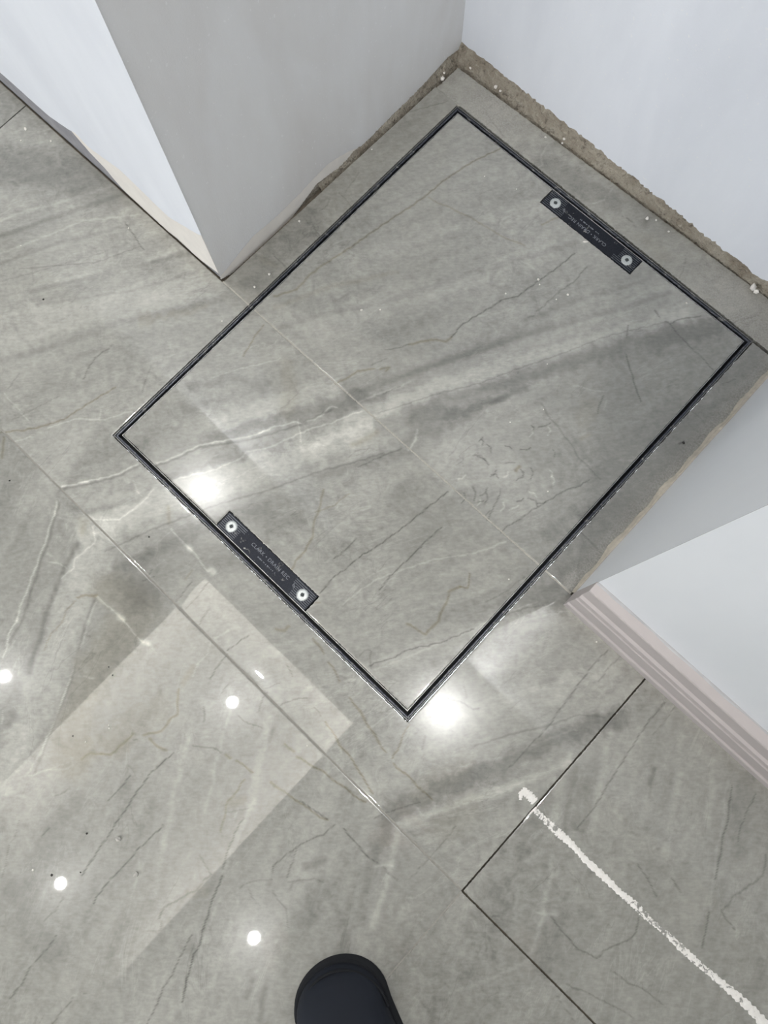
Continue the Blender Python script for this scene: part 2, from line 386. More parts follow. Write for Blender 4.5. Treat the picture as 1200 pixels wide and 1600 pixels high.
S(B_, 3, .30, (547, 1090), (560, 1108), (574, 1131), (588, 1155), (603, 1176)); S(B_, 2.4, .28, (513, 1035), (522, 1048), (532, 1066)); S(B_, 2.4, .28, (490, 998), (500, 1012), (506, 1022)); S(B_, 5, .22, (432, 983), (445, 984), (452, 978))
S(B_, 2.6, .34, (510, 1128), (520, 1145), (535, 1168), (551, 1189), (565, 1212), (583, 1240)); S(D_, 1.8, .2, (490, 1105), (500, 1118)); S(D_, 1.8, .28, (447, 1037), (458, 1057)); S(D_, 2, .26, (437, 1102), (455, 1094), (480, 1090)); S(D_, 2, .24, (415, 1076), (437, 1068))
S(L_, 6, .09, (379, 1037), (440, 1020), (490, 1005)); S(L_, 3, .16, (335, 997), (348, 992), (358, 984)); S(L_, 3, .14, (480, 1075), (520, 1068), (560, 1060)); S(D_, 2, .36, (355, 1017), (370, 1006), (388, 993)); S(D_, 2, .22, (312, 975), (318, 962), (328, 952)); S(B_, 3, .14, (300, 890), (290, 905)); S(D_, 1.8, .26, (238, 888), (233, 900)); S(D_, 1.8, .24, (222, 908), (240, 902))
S(D_, 1.6, .26, (275, 940), (290, 922), (300, 910)); S(D_, 1.6, .24, (290, 950), (305, 935), (325, 910)); S(D_, 2, .24, (655, 1255), (600, 1270), (585, 1278))
# front row, mirror-matched to the field tile
S(L_, 9, .12, (621, 1297), (617, 1318), (612, 1345), (604, 1380), (595, 1410), (582, 1445)); S(L_, 10, .09, (575, 1330), (562, 1390), (545, 1450)); S(D_, 26, .12, (598, 1300), (585, 1340), (560, 1410), (530, 1480)); S(L_, 4, .2, (585, 1355), (612, 1352)); S(D_, 14, .14, (480, 1352), (505, 1345))
S(B_, 2.6, .36, (463, 1182), (480, 1192), (501, 1204), (515, 1214), (530, 1224), (550, 1240), (571, 1253)); S(B_, 3, .26, (445, 1163), (452, 1168), (460, 1174)); S(B_, 2.6, .30, (422, 1221), (440, 1235), (457, 1247), (472, 1256), (487, 1268), (500, 1276), (513, 1281)); S(B_, 3.4, .28, (353, 1179), (362, 1185)); S(B_, 3, .3, (369, 1189), (382, 1197), (396, 1207))
S(D_, 2, .26, (373, 1119), (384, 1128), (395, 1133), (410, 1137)); S(D_, 2, .34, (328, 1061), (338, 1045), (355, 1023)); S(D_, 2, .2, (347, 1084), (354, 1073), (364, 1064)); S(D_, 2, .26, (405, 1110), (412, 1090), (418, 1082)); S(D_, 2.4, .24, (303, 1166), (318, 1167), (332, 1168), (345, 1176)); S(D_, 2, .3, (318, 1128), (320, 1115), (318, 1105))
S(L_, 14, .12, (420, 1120), (410, 1165), (400, 1215), (390, 1260)); S(L_, 5, .14, (360, 1110), (345, 1160), (330, 1230), (315, 1290)); S(D_, 4, .14, (427, 1140), (420, 1160)); S(L_, 8, .1, (398, 1250), (375, 1300), (350, 1360)); S(L_, 10, .08, (300, 1130), (270, 1250), (240, 1400))
S(B_, 2.2, .26, (383, 1218), (368, 1240), (352, 1258), (350, 1275), (346, 1300)); S(D_, 2, .2, (350, 1270), (372, 1266), (392, 1262)); S(B_, 14, .10, (360, 1255), (380, 1250)); S(L_, 2, .2, (372, 1262), (366, 1285))
S(L_, 3, .34, (150, 932), (162, 942), (172, 950), (190, 966), (208, 988), (224, 1003)); S(L_, 8, .34, (186, 963), (193, 968)); S(L_, 9, .34, (222, 1002), (230, 1006)); S(L_, 5, .14, (230, 1005), (245, 1020))
S(D_, 5, .20, (93, 785), (82, 825), (68, 868), (54, 905), (46, 935), (34, 970), (16, 1005)); S(L_, 2.6, .42, (89, 783), (85, 803), (76, 830), (70, 847), (62, 868), (60, 880), (48, 903), (42, 925), (30, 955), (24, 972), (14, 990), (10, 1015), (4, 1028)); S(L_, 5, .3, (84, 800), (86, 804)); S(L_, 5, .3, (24, 970), (26, 966))
S(L_, 2.4, .24, (75, 876), (92, 882), (105, 887)); S(L_, 5, .2, (76, 865), (80, 868))
S(L_, 62, .17, (160, 842), (132, 890), (112, 935), (95, 985), (80, 1030), (58, 1090), (32, 1150), (8, 1205)); S(L_, 3, .3, (146, 822), (147, 848), (130, 863), (117, 873), (116, 888), (108, 893), (97, 905))
S(D_, 10, .2, (120, 850), (105, 880), (85, 925), (72, 962), (62, 1000), (50, 1035), (46, 1050)); S(D_, 16, .10, (22, 1110), (10, 1130)); S(L_, 2, .3, (3, 1130), (5, 1112)); S(B_, 4, .26, (122, 933), (135, 931), (150, 931)); S(B_, 1.8, .2, (118, 940), (102, 955), (98, 970), (80, 990), (70, 1015)); S(B_, 10, .07, (135, 815), (128, 832))
S(D_, 4, .18, (148, 935), (132, 978), (115, 1050), (102, 1090), (88, 1120), (70, 1170), (55, 1205)); S(L_, 3, .2, (150, 940), (136, 980), (108, 1065), (95, 1100), (80, 1140), (62, 1180), (40, 1212)); S(L_, 2, .18, (110, 1060), (88, 1120), (66, 1170)); S(L_, 3, .2, (133, 1056), (146, 1061))
S(L_, 2, .16, (45, 1212), (70, 1203), (100, 1203), (115, 1196), (112, 1185)); S(L_, 2, .14, (48, 1212), (90, 1198), (112, 1190)); S(D_, 30, .08, (110, 1140), (95, 1190)); S(B_, 70, .10, (170, 920), (220, 950), (190, 990), (150, 1040), (120, 1110), (110, 1190)); S(D_, 60, .09, (180, 900), (225, 935))  # brown print, plus a reflection's dark side painted into the broad strokes
S(B_, 3.4, .28, (279, 1078), (278, 1100), (277, 1117), (266, 1122), (262, 1132), (252, 1143), (240, 1146), (224, 1148)); S(B_, 3.2, .30, (208, 1146), (198, 1156), (190, 1163), (180, 1172), (172, 1179), (158, 1177)); S(B_, 3, .24, (158, 1177), (142, 1177), (128, 1186)); S(B_, 3.6, .28, (233, 1155), (243, 1163), (258, 1172)); S(B_, 12, .12, (300, 1042), (286, 1068)); S(L_, 3, .18, (330, 1000), (325, 1020), (310, 1035), (300, 1058)); S(D_, 2, .24, (208, 1156), (214, 1156)); S(B_, 40, .06, (120, 1170), (180, 1165)); S(B_, 60, .06, (240, 1110), (180, 1150))
S(D_, 2.3, .42, (272, 1177), (260, 1186), (248, 1198), (238, 1205), (228, 1220), (218, 1233), (205, 1250), (195, 1267), (182, 1282), (174, 1300), (160, 1320), (148, 1338), (138, 1352), (127, 1367)); S(D_, 5, .16, (255, 1192), (246, 1199)); S(D_, 1.8, .34, (202, 1212), (193, 1224), (184, 1236), (168, 1252)); S(D_, 2.2, .42, (254, 1290), (240, 1304), (232, 1313), (216, 1327), (200, 1348), (180, 1368), (165, 1383), (152, 1400), (145, 1411))
S(D_, 1.8, .3, (76, 1292), (65, 1307)); S(D_, 1.8, .30, (88, 1462), (70, 1487), (50, 1510), (32, 1540), (15, 1560)); S(D_, 1.6, .22, (100, 1402), (85, 1425), (68, 1440)); S(D_, 2.2, .24, (85, 1243), (98, 1240), (108, 1232)); S(D_, 2, .2, (30, 1282), (24, 1305), (12, 1330), (4, 1370)); S(L_, 2, .14, (28, 1290), (15, 1330), (2, 1365)); S(D_, 1.6, .24, (115, 1558), (98, 1580), (82, 1600)); S(D_, 2, .2, (130, 1552), (136, 1552))
S(D_, 40, .09, (130, 1250), (90, 1290), (50, 1370)); S(D_, 60, .10, (30, 1400), (70, 1480)); S(L_, 2, .14, (222, 1320), (210, 1390), (192, 1450)); S(L_, 3, .1, (290, 1120), (278, 1190)); S(D_, 16, .07, (190, 1430), (175, 1500))
S(D_, 2.6, .28, (330, 1366), (318, 1378), (308, 1391), (296, 1397), (284, 1403), (272, 1411), (258, 1416), (254, 1424), (249, 1436)); S(D_, 1.8, .22, (312, 1336), (316, 1345), (324, 1355), (329, 1365)); S(D_, 1.8, .18, (252, 1442), (250, 1453), (230, 1456)); S(B_, 20, .06, (300, 1398), (320, 1390))
S(D_, 2, .32, (381, 1278), (372, 1294), (365, 1303), (361, 1316), (356, 1328), (352, 1342), (349, 1358)); S(D_, 2.4, .42, (348, 1370), (338, 1388), (330, 1412), (326, 1428), (316, 1455), (312, 1475), (303, 1492), (298, 1512), (292, 1528), (288, 1550), (285, 1566)); S(D_, 1.8, .32, (300, 1460), (283, 1490), (270, 1522), (255, 1545), (240, 1580), (228, 1600)); S(L_, 4, .12, (345, 1400), (325, 1450), (308, 1500)); S(L_, 12, .07, (360, 1440), (330, 1540)); S(D_, 8, .12, (395, 1530), (385, 1560)); S(D_, 10, .15, (415, 1545), (405, 1595))
S(D_, 2, .32, (468, 1250), (488, 1264), (512, 1280)); S(D_, 2, .30, (523, 1290), (505, 1305), (483, 1313), (462, 1325), (445, 1338), (428, 1352), (426, 1364)); S(D_, 1.8, .28, (464, 1326), (458, 1345), (448, 1370)); S(D_, 2, .34, (536, 1295), (545, 1305), (560, 1322), (575, 1337), (590, 1350)); S(D_, 1.8, .22, (600, 1356), (620, 1374)); S(L_, 2, .15, (465, 1330), (455, 1350)); S(D_, 1.8, .18, (375, 1388), (390, 1378), (425, 1375)); S(D_, 1.8, .18, (388, 1390), (395, 1405), (405, 1415)); S(D_, 1.8, .18, (425, 1390), (435, 1408), (448, 1420), (450, 1450))
S(D_, 30, .07, (500, 1380), (480, 1440)); S(L_, 4, .1, (505, 1380), (490, 1430)); S(D_, 1.8, .18, (450, 1377), (490, 1375), (505, 1378)); S(D_, 5, .16, (452, 1390), (458, 1380))
# tile on the right of the black joint
S(D_, 2, .30, (1040, 1097), (1028, 1110), (1013, 1127), (1000, 1145), (985, 1170), (963, 1207), (950, 1225), (930, 1258), (900, 1297)); S(D_, 2, .18, (1055, 1100), (1040, 1125), (1020, 1150)); S(D_, 2.2, .34, (1143, 1227), (1141, 1255), (1135, 1287), (1129, 1312), (1127, 1330), (1121, 1352), (1117, 1373)); S(D_, 2.2, .32, (1107, 1425), (1104, 1450), (1100, 1466), (1097, 1482)); S(L_, 4, .14, (1136, 1220), (1130, 1280), (1118, 1340), (1110, 1420)); S(D_, 2, .26, (1180, 1240), (1165, 1270), (1158, 1295), (1152, 1316))
S(D_, 3, .24, (1197, 1337), (1192, 1367), (1178, 1378), (1160, 1390), (1145, 1400), (1138, 1412), (1127, 1422), (1136, 1438), (1147, 1452)); S(D_, 2, .24, (997, 1350), (1010, 1370), (1027, 1400)); S(D_, 2, .22, (1050, 1372), (1062, 1394)); S(D_, 2, .28, (860, 1433), (878, 1453), (892, 1470), (903, 1483), (932, 1497), (943, 1486), (957, 1478), (978, 1470), (993, 1458), (997, 1435)); S(D_, 2, .22, (960, 1520), (985, 1537), (1000, 1543), (1037, 1569)); S(D_, 2, .2, (885, 1537), (940, 1562), (990, 1590)); S(D_, 1.8, .18, (870, 1555), (900, 1600))
S(L_, 7, .14, (864, 1337), (858, 1380), (850, 1417), (842, 1450), (832, 1490)); S(L_, 6, .12, (683, 1557), (730, 1543), (767, 1530), (830, 1500)); S(L_, 4, .18, (840, 1426), (870, 1430)); S(L_, 12, .10, (890, 1180), (872, 1240), (862, 1310)); S(D_, 9, .12, (900, 1200), (885, 1270), (880, 1310)); S(L_, 12, .09, (955, 1140), (938, 1220), (925, 1300)); S(D_, 9, .18, (1022, 1203), (1016, 1225)); S(D_, 4, .16, (1018, 1230), (1014, 1246)); S(L_, 14, .08, (1065, 1150), (1055, 1250), (1040, 1340)); S(L_, 10, .07, (1115, 1190), (1105, 1290)); S(D_, 26, .09, (930, 1190), (905, 1290)); S(D_, 30, .08, (1165, 1220), (1150, 1330)); S(L_, 4, .16, (1022, 1325), (1028, 1322)); S(L_, 40, .05, (990, 1150), (970, 1260)); S(D_, 14, .1, (870, 1300), (850, 1350)); S(L_, 8, .1, (822, 1345), (860, 1325)); S(D_, 60, .07, (850, 1500), (900, 1440))

WOB = rng.random((64, 3))
def wob(p, scale, amp):
    """cheap smooth 2-D wobble so printed veins are not ruler-straight"""
    o = np.zeros_like(p)
    for k in range(5):
        a, b, c = WOB[k] * 6.283
        f = scale * (1.7 ** k)
        ph = p[:, 0] * math.cos(a) * f + p[:, 1] * math.sin(a) * f + c
        o[:, 0] += np.sin(ph + b) / (1.5 ** k)
        o[:, 1] += np.cos(ph * 1.1 + b * 2) / (1.5 ** k)
    return p + o * amp

WORLD_STROKES = []
for kind, w, a, pts in STROKES:
    q = np.array([fl(*p) for p in pts])
    WORLD_STROKES.append((kind, w * 0.00083, a, q))

BASE = np.array([0.346, 0.340, 0.308])
def paint(P, dark=0.0, warm=0.0):
    """printed colour for the points P (n,2)"""
    n = len(P)
    lum = np.ones(n)
    bro = np.zeros(n)
    fine = wob(P, 180.0, 0.0006)
    soft = wob(P, 70.0, 0.0030)
    soft = wob(soft, 260.0, 0.0014)
    soft = wob(soft, 900.0, 0.0006)
    for kind, w, a, q in WORLD_STROKES:
        thin = w < 0.005
        X = fine if w < 0.013 else soft
        hw = w * 0.5
        m = (w * 1.6 + 0.002) if thin else w * 0.9 + 0.004
        lo = q.min(0) - m; hi = q.max(0) + m
        idx = np.nonzero((X[:, 0] > lo[0]) & (X[:, 0] < hi[0]) & (X[:, 1] > lo[1]) & (X[:, 1] < hi[1]))[0]
        if len(idx) == 0: continue
        x = X[idx]
        best = np.full(len(idx), 1e9)
        cum = 0.0
        for i in range(len(q) - 1):
            d = q[i + 1] - q[i]
            L2 = max(d @ d, 1e-12)
            t = np.clip(((x - q[i]) @ d) / L2, 0, 1)
            dd = np.hypot(x[:, 0] - q[i, 0] - t * d[0], x[:, 1] - q[i, 1] - t * d[1])
            best = np.minimum(best, dd)
        if thin:
            s = max(hw, 0.0009)
            mask = np.exp(-(best / s) ** 2 * 1.1)
        else:
            mask = 1 / (1 + np.exp((best - hw * 0.8) / (hw * 0.11 + 0.0007)))
        if kind == 'light': lum[idx] *= 1 + a * (1.3 if thin else 2.2) * mask
        elif kind == 'dark': lum[idx] *= 1 - min(.8, a * (1.4 if thin else 1.85)) * mask
        else:
            lum[idx] *= 1 - a * 1.1 * mask
            bro[idx] += a * mask
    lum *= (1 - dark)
    bro = np.clip(bro + warm, 0, 0.6)
    c = BASE[None, :] * lum[:, None]
    c = c * (1 + bro[:, None] * np.array([0.16, -0.06, -0.55])[None, :])
    return np.clip(c, 0.01, 0.95)

def spaced(breaks, step, rng_=None):
    out = []
    st0 = step
    for a, b in zip(breaks[:-1], breaks[1:]):
        step = st0 if rng_ is None or (a + b) / 2 > rng_[0] and (a + b) / 2 < rng_[1] else 0.02
        n = max(1, int(round((b - a) / step)))
        out += list(np.linspace(a, b, n + 1)[:-1])
    out.append(breaks[-1])
    return np.array(out)

def tile(name, x0, x1, y0, y1, mat, parent, cuts=(), step=0.0015, vis=None, thick=0.009, z=0.0, dust=0.0, dark=0.0, warm=0.0,
         dustfn=None, skew=None, bow=False, chip=0.00025):
    """one porcelain tile: gridded printed face with arrises and cut-outs, sides below"""
    e = 0.0006
    bx = {x0, x0 + e, x1 - e, x1}
    by = {y0, y0 + e, y1 - e, y1}
    for (a, b, c, d) in cuts:
        for v in (a - e, a, b, b + e):
            if x0 < v < x1: bx.add(v)
        for v in (c - e, c, d, d + e):
            if y0 < v < y1: by.add(v)
    if vis:      # fine only where the photograph looks, plain elsewhere
        for v in vis[:2]:
            if x0 < v < x1: bx.add(v)
        for v in vis[2:]:
            if y0 < v < y1: by.add(v)
    xs = spaced(sorted(bx), step, vis[:2] if vis else None); ys = spaced(sorted(by), step, vis[2:] if vis else None)
    nx, ny = len(xs), len(ys)
    cx = (xs[:-1] + xs[1:]) / 2; cy = (ys[:-1] + ys[1:]) / 2
    keep = np.ones((nx - 1, ny - 1), bool)
    for (a, b, c, d) in cuts:
        keep &= ~(((cx > a) & (cx < b))[:, None] & ((cy > c) & (cy < d))[None, :])
    gi = np.arange(nx * ny).reshape(nx, ny)
    I, J = np.nonzero(keep)
    quads = np.stack([gi[I, J], gi[I + 1, J], gi[I + 1, J + 1], gi[I, J + 1]], 1)
    GX, GY = np.meshgrid(xs, ys, indexing='ij')
    P = np.stack([GX.ravel(), GY.ravel()], 1)
    Z = np.full(len(P), z)
    # boundary edges
    e_all = np.concatenate([quads[:, [0, 1]], quads[:, [1, 2]], quads[:, [2, 3]], quads[:, [3, 0]]])
    key = np.sort(e_all, 1)
    k1 = key[:, 0].astype(np.int64) * (nx * ny) + key[:, 1]
    u, inv, cnt = np.unique(k1, return_inverse=True, return_counts=True)
    bedges = e_all[cnt[inv] == 1]
    bverts = np.unique(bedges)
    Z[bverts] -= 0.00012
    if bow:      # pressed tile: the front edge dips a fraction of a millimetre
        dd = np.clip((y0 + 0.026) - P[:, 1], 0, None)
        Z -= 1.05 * dd ** 2
    Pj = P.copy()
    if chip:
        Pj[bverts] += (rng.random((len(bverts), 2)) - 0.5) * 2 * chip
        big = bverts[rng.random(len(bverts)) < 0.05]
        Pj[big] += (rng.random((len(big), 2)) - 0.5) * 4 * chip
    if skew is not None:
        Pj = skew(Pj)
    used = np.unique(quads)
    remap = np.full(nx * ny, -1); remap[used] = np.arange(len(used))
    V = np.column_stack([Pj, Z])[used]
    Q = remap[quads]
    bm_map = {v: i for i, v in enumerate(bverts)}
    nb = len(bverts); n0 = len(V)
    top = np.column_stack([Pj[bverts], Z[bverts]])
    bot = np.column_stack([Pj[bverts], np.full(nb, z - thick)])
    V = np.concatenate([V, top, bot])
    be = np.vectorize(bm_map.get)(bedges)
    SQ = np.stack([n0 + be[:, 1], n0 + be[:, 0], n0 + nb + be[:, 0], n0 + nb + be[:, 1]], 1)
    A = np.concatenate([Q, SQ])
    me = bpy.data.meshes.new(name)
    me.vertices.add(len(V)); me.vertices.foreach_set('co', V.astype(np.float32).ravel())
    me.loops.add(A.size); me.loops.foreach_set('vertex_index', A.astype(np.int32).ravel())
    me.polygons.add(len(A))
    me.polygons.foreach_set('loop_start', np.arange(0, A.size, 4, dtype=np.int32))
    me.polygons.foreach_set('loop_total', np.full(len(A), 4, dtype=np.int32))
    sm = np.zeros(len(A), bool); sm[:len(Q)] = True
    me.polygons.foreach_set('use_smooth', sm)
    me.update(calc_edges=True)
    col = paint(V[:, :2], dark, warm)
    ca = me.attributes.new('print', 'FLOAT_COLOR', 'POINT')
    ca.data.foreach_set('color', np.column_stack([col, np.ones(len(V))]).astype(np.float32).ravel())
    da = me.attributes.new('dust', 'FLOAT', 'POINT')
    dv = np.full(len(V), dust)
    if dustfn is not None: dv = np.clip(dv + dustfn(V[:, 0], V[:, 1]), 0, 1)
    da.data.foreach_set('value', dv.astype(np.float32))
    me.materials.append(mat)
    o = bpy.data.objects.new(name, me)
    COL.objects.link(o)
    o.parent = parent
    return o

# ------------------------------------------------------------------ the setting: floor
FX0, FX1, FY0, FY1 = -0.4945, 0.0475, -0.0360, 0.6525      # cover frame, outside
J1, J2, JX, JXL = 0.2222, -0.1348, 0.2280, -0.9670          # joints
WLX, WLY = -0.5505, 0.2225                                 # corner of the left wall
WRX, WRY = 0.0945, 0.2264                                  # corner of the right wall
WBY = 0.7205                                               # back wall
RX0, RX1, RY0 = -3.7, 2.4, -4.0                            # rest of the room

floor = empty('floor'); tag(floor, kind='structure')
hole = (FX0 - .0015, FX1 + .0015, FY0 - .0015, FY1 + .0015)
def slab():
    bm = bmesh.new()
    h = hole
    z0, z1 = -0.06, -0.0095
    add_box(bm, RX0, h[0], RY0, 0.9, z0, z1); add_box(bm, h[1], RX1, RY0, 0.9, z0, z1)
    add_box(bm, h[0], h[1], RY0, h[2], z0, z1); add_box(bm, h[0], h[1], h[3], 0.9, z0, z1)
    return bm_obj('screed_bed', bm, M_SCREED, floor)
slab()
g = 0.0011
cutF = (FX0 - .0015, FX1 + .0015, FY0 - .0015, FY1 + .0015)
tile('tile', JXL + .0008, JX - .0010, J2 + g, J1 - g, M_TILE_A, floor, cuts=[cutF], bow=True, step=.0016)
tile('tile', JXL - 1.195, JXL - .0012, J2 + g, J1 - g, M_TILE_A, floor, step=0.01, dark=.12)
tile('tile', JX + .0012, JX + 1.195, J2 + .0012, WRY - .001, M_TILE_B, floor, dark=.10, vis=(-2, .64, -2, 2))
tile('tile', JXL + .0008, JX - g, J2 - .6, J2 - g, M_TILE_B, floor, step=.0016, dark=.07, vis=(-.64, 2, -.66, 2))  # dark: base colour lowered to stand in for shade over this tile
tile('tile', JX + g, JX + 1.195, J2 - .6, J2 - .0012, M_TILE_B, floor, step=.002, dark=.06, vis=(-2, .62, -.4, 2))
tile('tile', JXL - 1.195, JXL - g, J2 - .6, J2 - g, M_TILE_B, floor, step=0.02)
for k in range(-1, 2):
    for j in range(2, 8):
        tile('tile', JXL + 1.195 * k + g, JXL + 1.195 * (k + 1) - g, J2 - .6 * j, J2 - .6 * (j - 1) - g, M_TILE_A if j == 2 else M_TILE_B, floor, step=0.03)
# cut pieces in the alcove
def skewL(p):
    q = p.copy(); m = np.clip((-0.52 - p[:, 0]) / 0.02, 0, 1)
    q[:, 0] += m * (p[:, 1] - 0.2254) * 0.0145
    return q
def skewB(p):
    q = p.copy(); m = np.clip((p[:, 1] - 0.675) / 0.02, 0, 1)
    q[:, 1] += m * (p[:, 0] + 0.535) * 0.026
    return q
tile('tile', -0.5460, cutF[0], J1 + g, 0.6545, M_TILE_A, floor, dark=.12, warm=.05, dust=.10, skew=skewL)
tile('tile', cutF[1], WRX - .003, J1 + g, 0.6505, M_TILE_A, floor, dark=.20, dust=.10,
     dustfn=lambda x, y: np.clip((x - 0.068) / 0.02, 0, 1) * 0.55)
tile('tile', -0.5375, WRX - .003, 0.6553, 0.7010, M_TILE_A, floor, dark=.06, warm=.05, dust=.16, skew=skewB, chip=.0005,
     dustfn=lambda x, y: np.clip((x + 0.10) / 0.08, 0, 1) * 0.5 + np.clip(1 - np.abs(x + 0.45) / 0.10, 0, 1) * 0.55)
# joints that are grouted
box('grout_line', JXL, JX - .001, J2 - g - .0004, J2 + g + .0002, -0.0095, -0.0007, M_GROUT_M, floor)
box('grout_line', WLX + .003, FX0 - .001, J1 - g - .0003, J1 + g + .0003, -0.0095, -0.0004, M_GROUT_L, floor)
box('grout_line', FX1 + .001, WRX - .003, J1 - g - .0003, J1 + g + .0003, -0.0095, -0.0004, M_GROUT_L, floor)
box('grout_line', JX - g, JX + g, J2 - .6, J2 - .001, -0.0095, -0.0006, M_GROUT_M, floor)
box('grout_line', -0.538, FX0 + .002, 0.6533, 0.6556, -0.0095, -0.0004, M_GROUT_L, floor)

# ------------------------------------------------------------------ walls
def strip_poly(name, line, top, to3d, off, mat, parent, jag=0.0008, n=260):
    """coat of plaster: irregular lower edge (u, z), straight top; 'off' = outward thickness"""
    us = np.array([p[0] for p in line]); zs = np.array([p[1] for p in line])
    u = np.linspace(us[0], us[-1], n)
    z = np.interp(u, us, zs)
    r = np.cumsum(rng.normal(0, 1, n)); r -= np.linspace(r[0], r[-1], n)
    r = r / (np.abs(r).max() + 1e-6)
    z = z + jag * (rng.random(n) - .5) * 1.2 + r * jag
    V = []; F = []
    for i in range(n):
        V += [to3d(u[i], z[i], off), to3d(u[i], z[i] + .0015 + .001 * rng.random(), off + .0002), to3d(u[i], top, off), to3d(u[i], z[i] - .0004, 0.0)]
    for i in range(n - 1):
        a, b = 4 * i, 4 * (i + 1)
        F += [(a, b, b + 1, a + 1), (a + 1, b + 1, b + 2, a + 2), (a + 3, b + 3, b, a)]
    o = mesh_obj(name, V, F, mat, parent)
    bm = bmesh.new(); bm.from_mesh(o.data); bmesh.ops.recalc_face_normals(bm, faces=bm.faces)
    # outward normals
    bm.normal_update()
    bm.to_mesh(o.data); bm.free()
    return o

CT = 0.0025   # coat thickness
# left wall block (two faces in view)
wl = box('wall_left', RX0, WLX - CT, WLY + CT, 0.9, -0.02, CEIL, M_CONC); tag(wl, kind='structure')
faceY = lambda y: (lambda u, z, off: (u, y - off, z))
faceX = lambda x, s: (lambda u, z, off: (x + s * off, u, z))
def P3(axis, c, idx, pts):
    out = []
    for p in pts:
        q = onwall(p[0], p[1], axis, c)
        out.append((q[idx], q[2]))
    return sorted(out)
torn = strip_poly('undercoat', [(RX0, 0.001), (-0.5535, 0.001)], CEIL, faceY(WLY + .0020), 0.0006, M_PL_TORN, wl, 0.0006, 200)
bl = P3(1, WLY, 0, [(140, 239), (163, 263), (178, 281), (193, 298)])
bl = [(-1.2, .10), (-0.86, .09)] + bl + [(-0.70, .0022), (-0.66, .0010), (-0.642, .006), (-0.625, .005), (-0.612, .0022), (-0.59, .003), (-0.565, .012), (-0.5515, .016)]
strip_poly('filler_coat', sorted(bl), CEIL, faceY(WLY + .0014), 0.0008, M_PL_BEIGE, wl, 0.0012, 320)
wl_line = P3(1, WLY, 0, [(0, 113), (40, 149), (75, 180), (103, 200), (118, 208), (136, 228), (187, 265), (262, 338), (315, 370)])
wl_line = [(RX0, .04), (-1.3, .04)] + wl_line + [(WLX + .0012, wl_line[-1][1] + .006)]
strip_poly('paint_coat', sorted(wl_line), CEIL, faceY(WLY + .0006), 0.0006, M_PL_WHITE, wl, 0.0012, 320)
# the side of it that forms the alcove
al = P3(0, WLX, 1, [(347, 436), (364, 427), (393, 400), (432, 366), (454, 345), (468, 326), (496, 288), (523, 268), (534, 263), (553, 237), (567, 228), (617, 177), (648, 150), (667, 127), (700, 90)])
al = [(WLY + .0002, al[0][1])] + al[1:] + [(WBY, .0095)]
strip_poly('filler_coat', al, CEIL, faceX(WLX - CT, 1), CT - .0006, M_PL_BEIGE, wl, 0.0012, 420)
gl = P3(0, WLX, 1, [(358, 416), (395, 370), (432, 339), (468, 303), (496, 273), (514, 255), (545, 236)])
gl = [(WLY + .0002, gl[0][1] - .004)] + gl + [(p[0], p[1] + .001) for p in al if p[0] > gl[-1][0] + .01]
strip_poly('plaster_coat', gl, CEIL, faceX(WLX - .0006, 1), 0.0006, M_PL_GREY, wl, 0.0010, 420)
# back wall
wb = box('wall_back', WLX - CT, RX1, WBY + .004, 0.9, -0.02, CEIL, M_CONC); tag(wb, kind='structure')
bk = P3(1, WBY, 0, [(718, 79), (740, 100), (760, 112), (780, 125), (800, 137), (830, 158), (860, 180), (910, 218), (935, 236), (948, 246), (957, 260), (975, 272), (1000, 290), (1030, 312), (1060, 335), (1085, 358), (1110, 378), (1130, 392), (1150, 403), (1168, 418), (1178, 432), (1200, 440)])
bk = [(WLX - .001, .0055)] + bk + [(WRX + .02, .022)]
strip_poly('plaster_coat', sorted(bk), CEIL, faceY(WBY + .004), 0.004, M_PL_WHITE, wb, 0.0008, 420)
# rough concrete toe under the back wall and the alcove side
def rough_ledge(name, pts_lo, pts_hi, mat, parent, n=160, m=6, amp=0.0009):
    V = []; F = []
    lo = np.array(pts_lo); hi = np.array(pts_hi)
    for i in range(n):
        t = i / (n - 1)
        a = lo[0] * (1 - t) + lo[1] * t; b = hi[0] * (1 - t) + hi[1] * t
        for j in range(m):
            s = j / (m - 1)
            p = a * (1 - s) + b * s
            k = amp * (1 if 0 < j < m - 1 else .4)
            V.append(p + (rng.random(3) - .5) * 2 * k)
    for i in range(n - 1):
        for j in range(m - 1):
            F.append((i * m + j, (i + 1) * m + j, (i + 1) * m + j + 1, i * m + j + 1))
    return mesh_obj(name, V, F, mat, parent)
rough_ledge('concrete_toe', [(-0.5525, 0.704, -0.009), (0.10, 0.7190, -0.009)], [(-0.5525, 0.7235, 0.030), (0.10, 0.7235, 0.032)], M_CONC, wb)
rough_ledge('concrete_toe', [(-0.5420, 0.7235, -0.009), (-0.5455, 0.42, -0.011)], [(-0.5515, 0.7235, 0.018), (-0.5535, 0.42, 0.006)], M_CONC, wl, amp=.0007)
# right wall block
wr = box('wall_right', WRX + CT, RX1, WRY + CT, WBY + .004, -0.02, CEIL, M_CONC); tag(wr, kind='structure')
strip_poly('paint_coat', [(WRY, .001), (WBY, .001)], CEIL, faceX(WRX + CT, -1), CT, M_PL_SATIN, wr, 0.0008, 200)
strip_poly('paint_coat', [(WRX - .0001, .001), (RX1, .001)], CEIL, faceY(WRY + CT), CT, M_PL_SATIN, wr, 0.0004, 120)
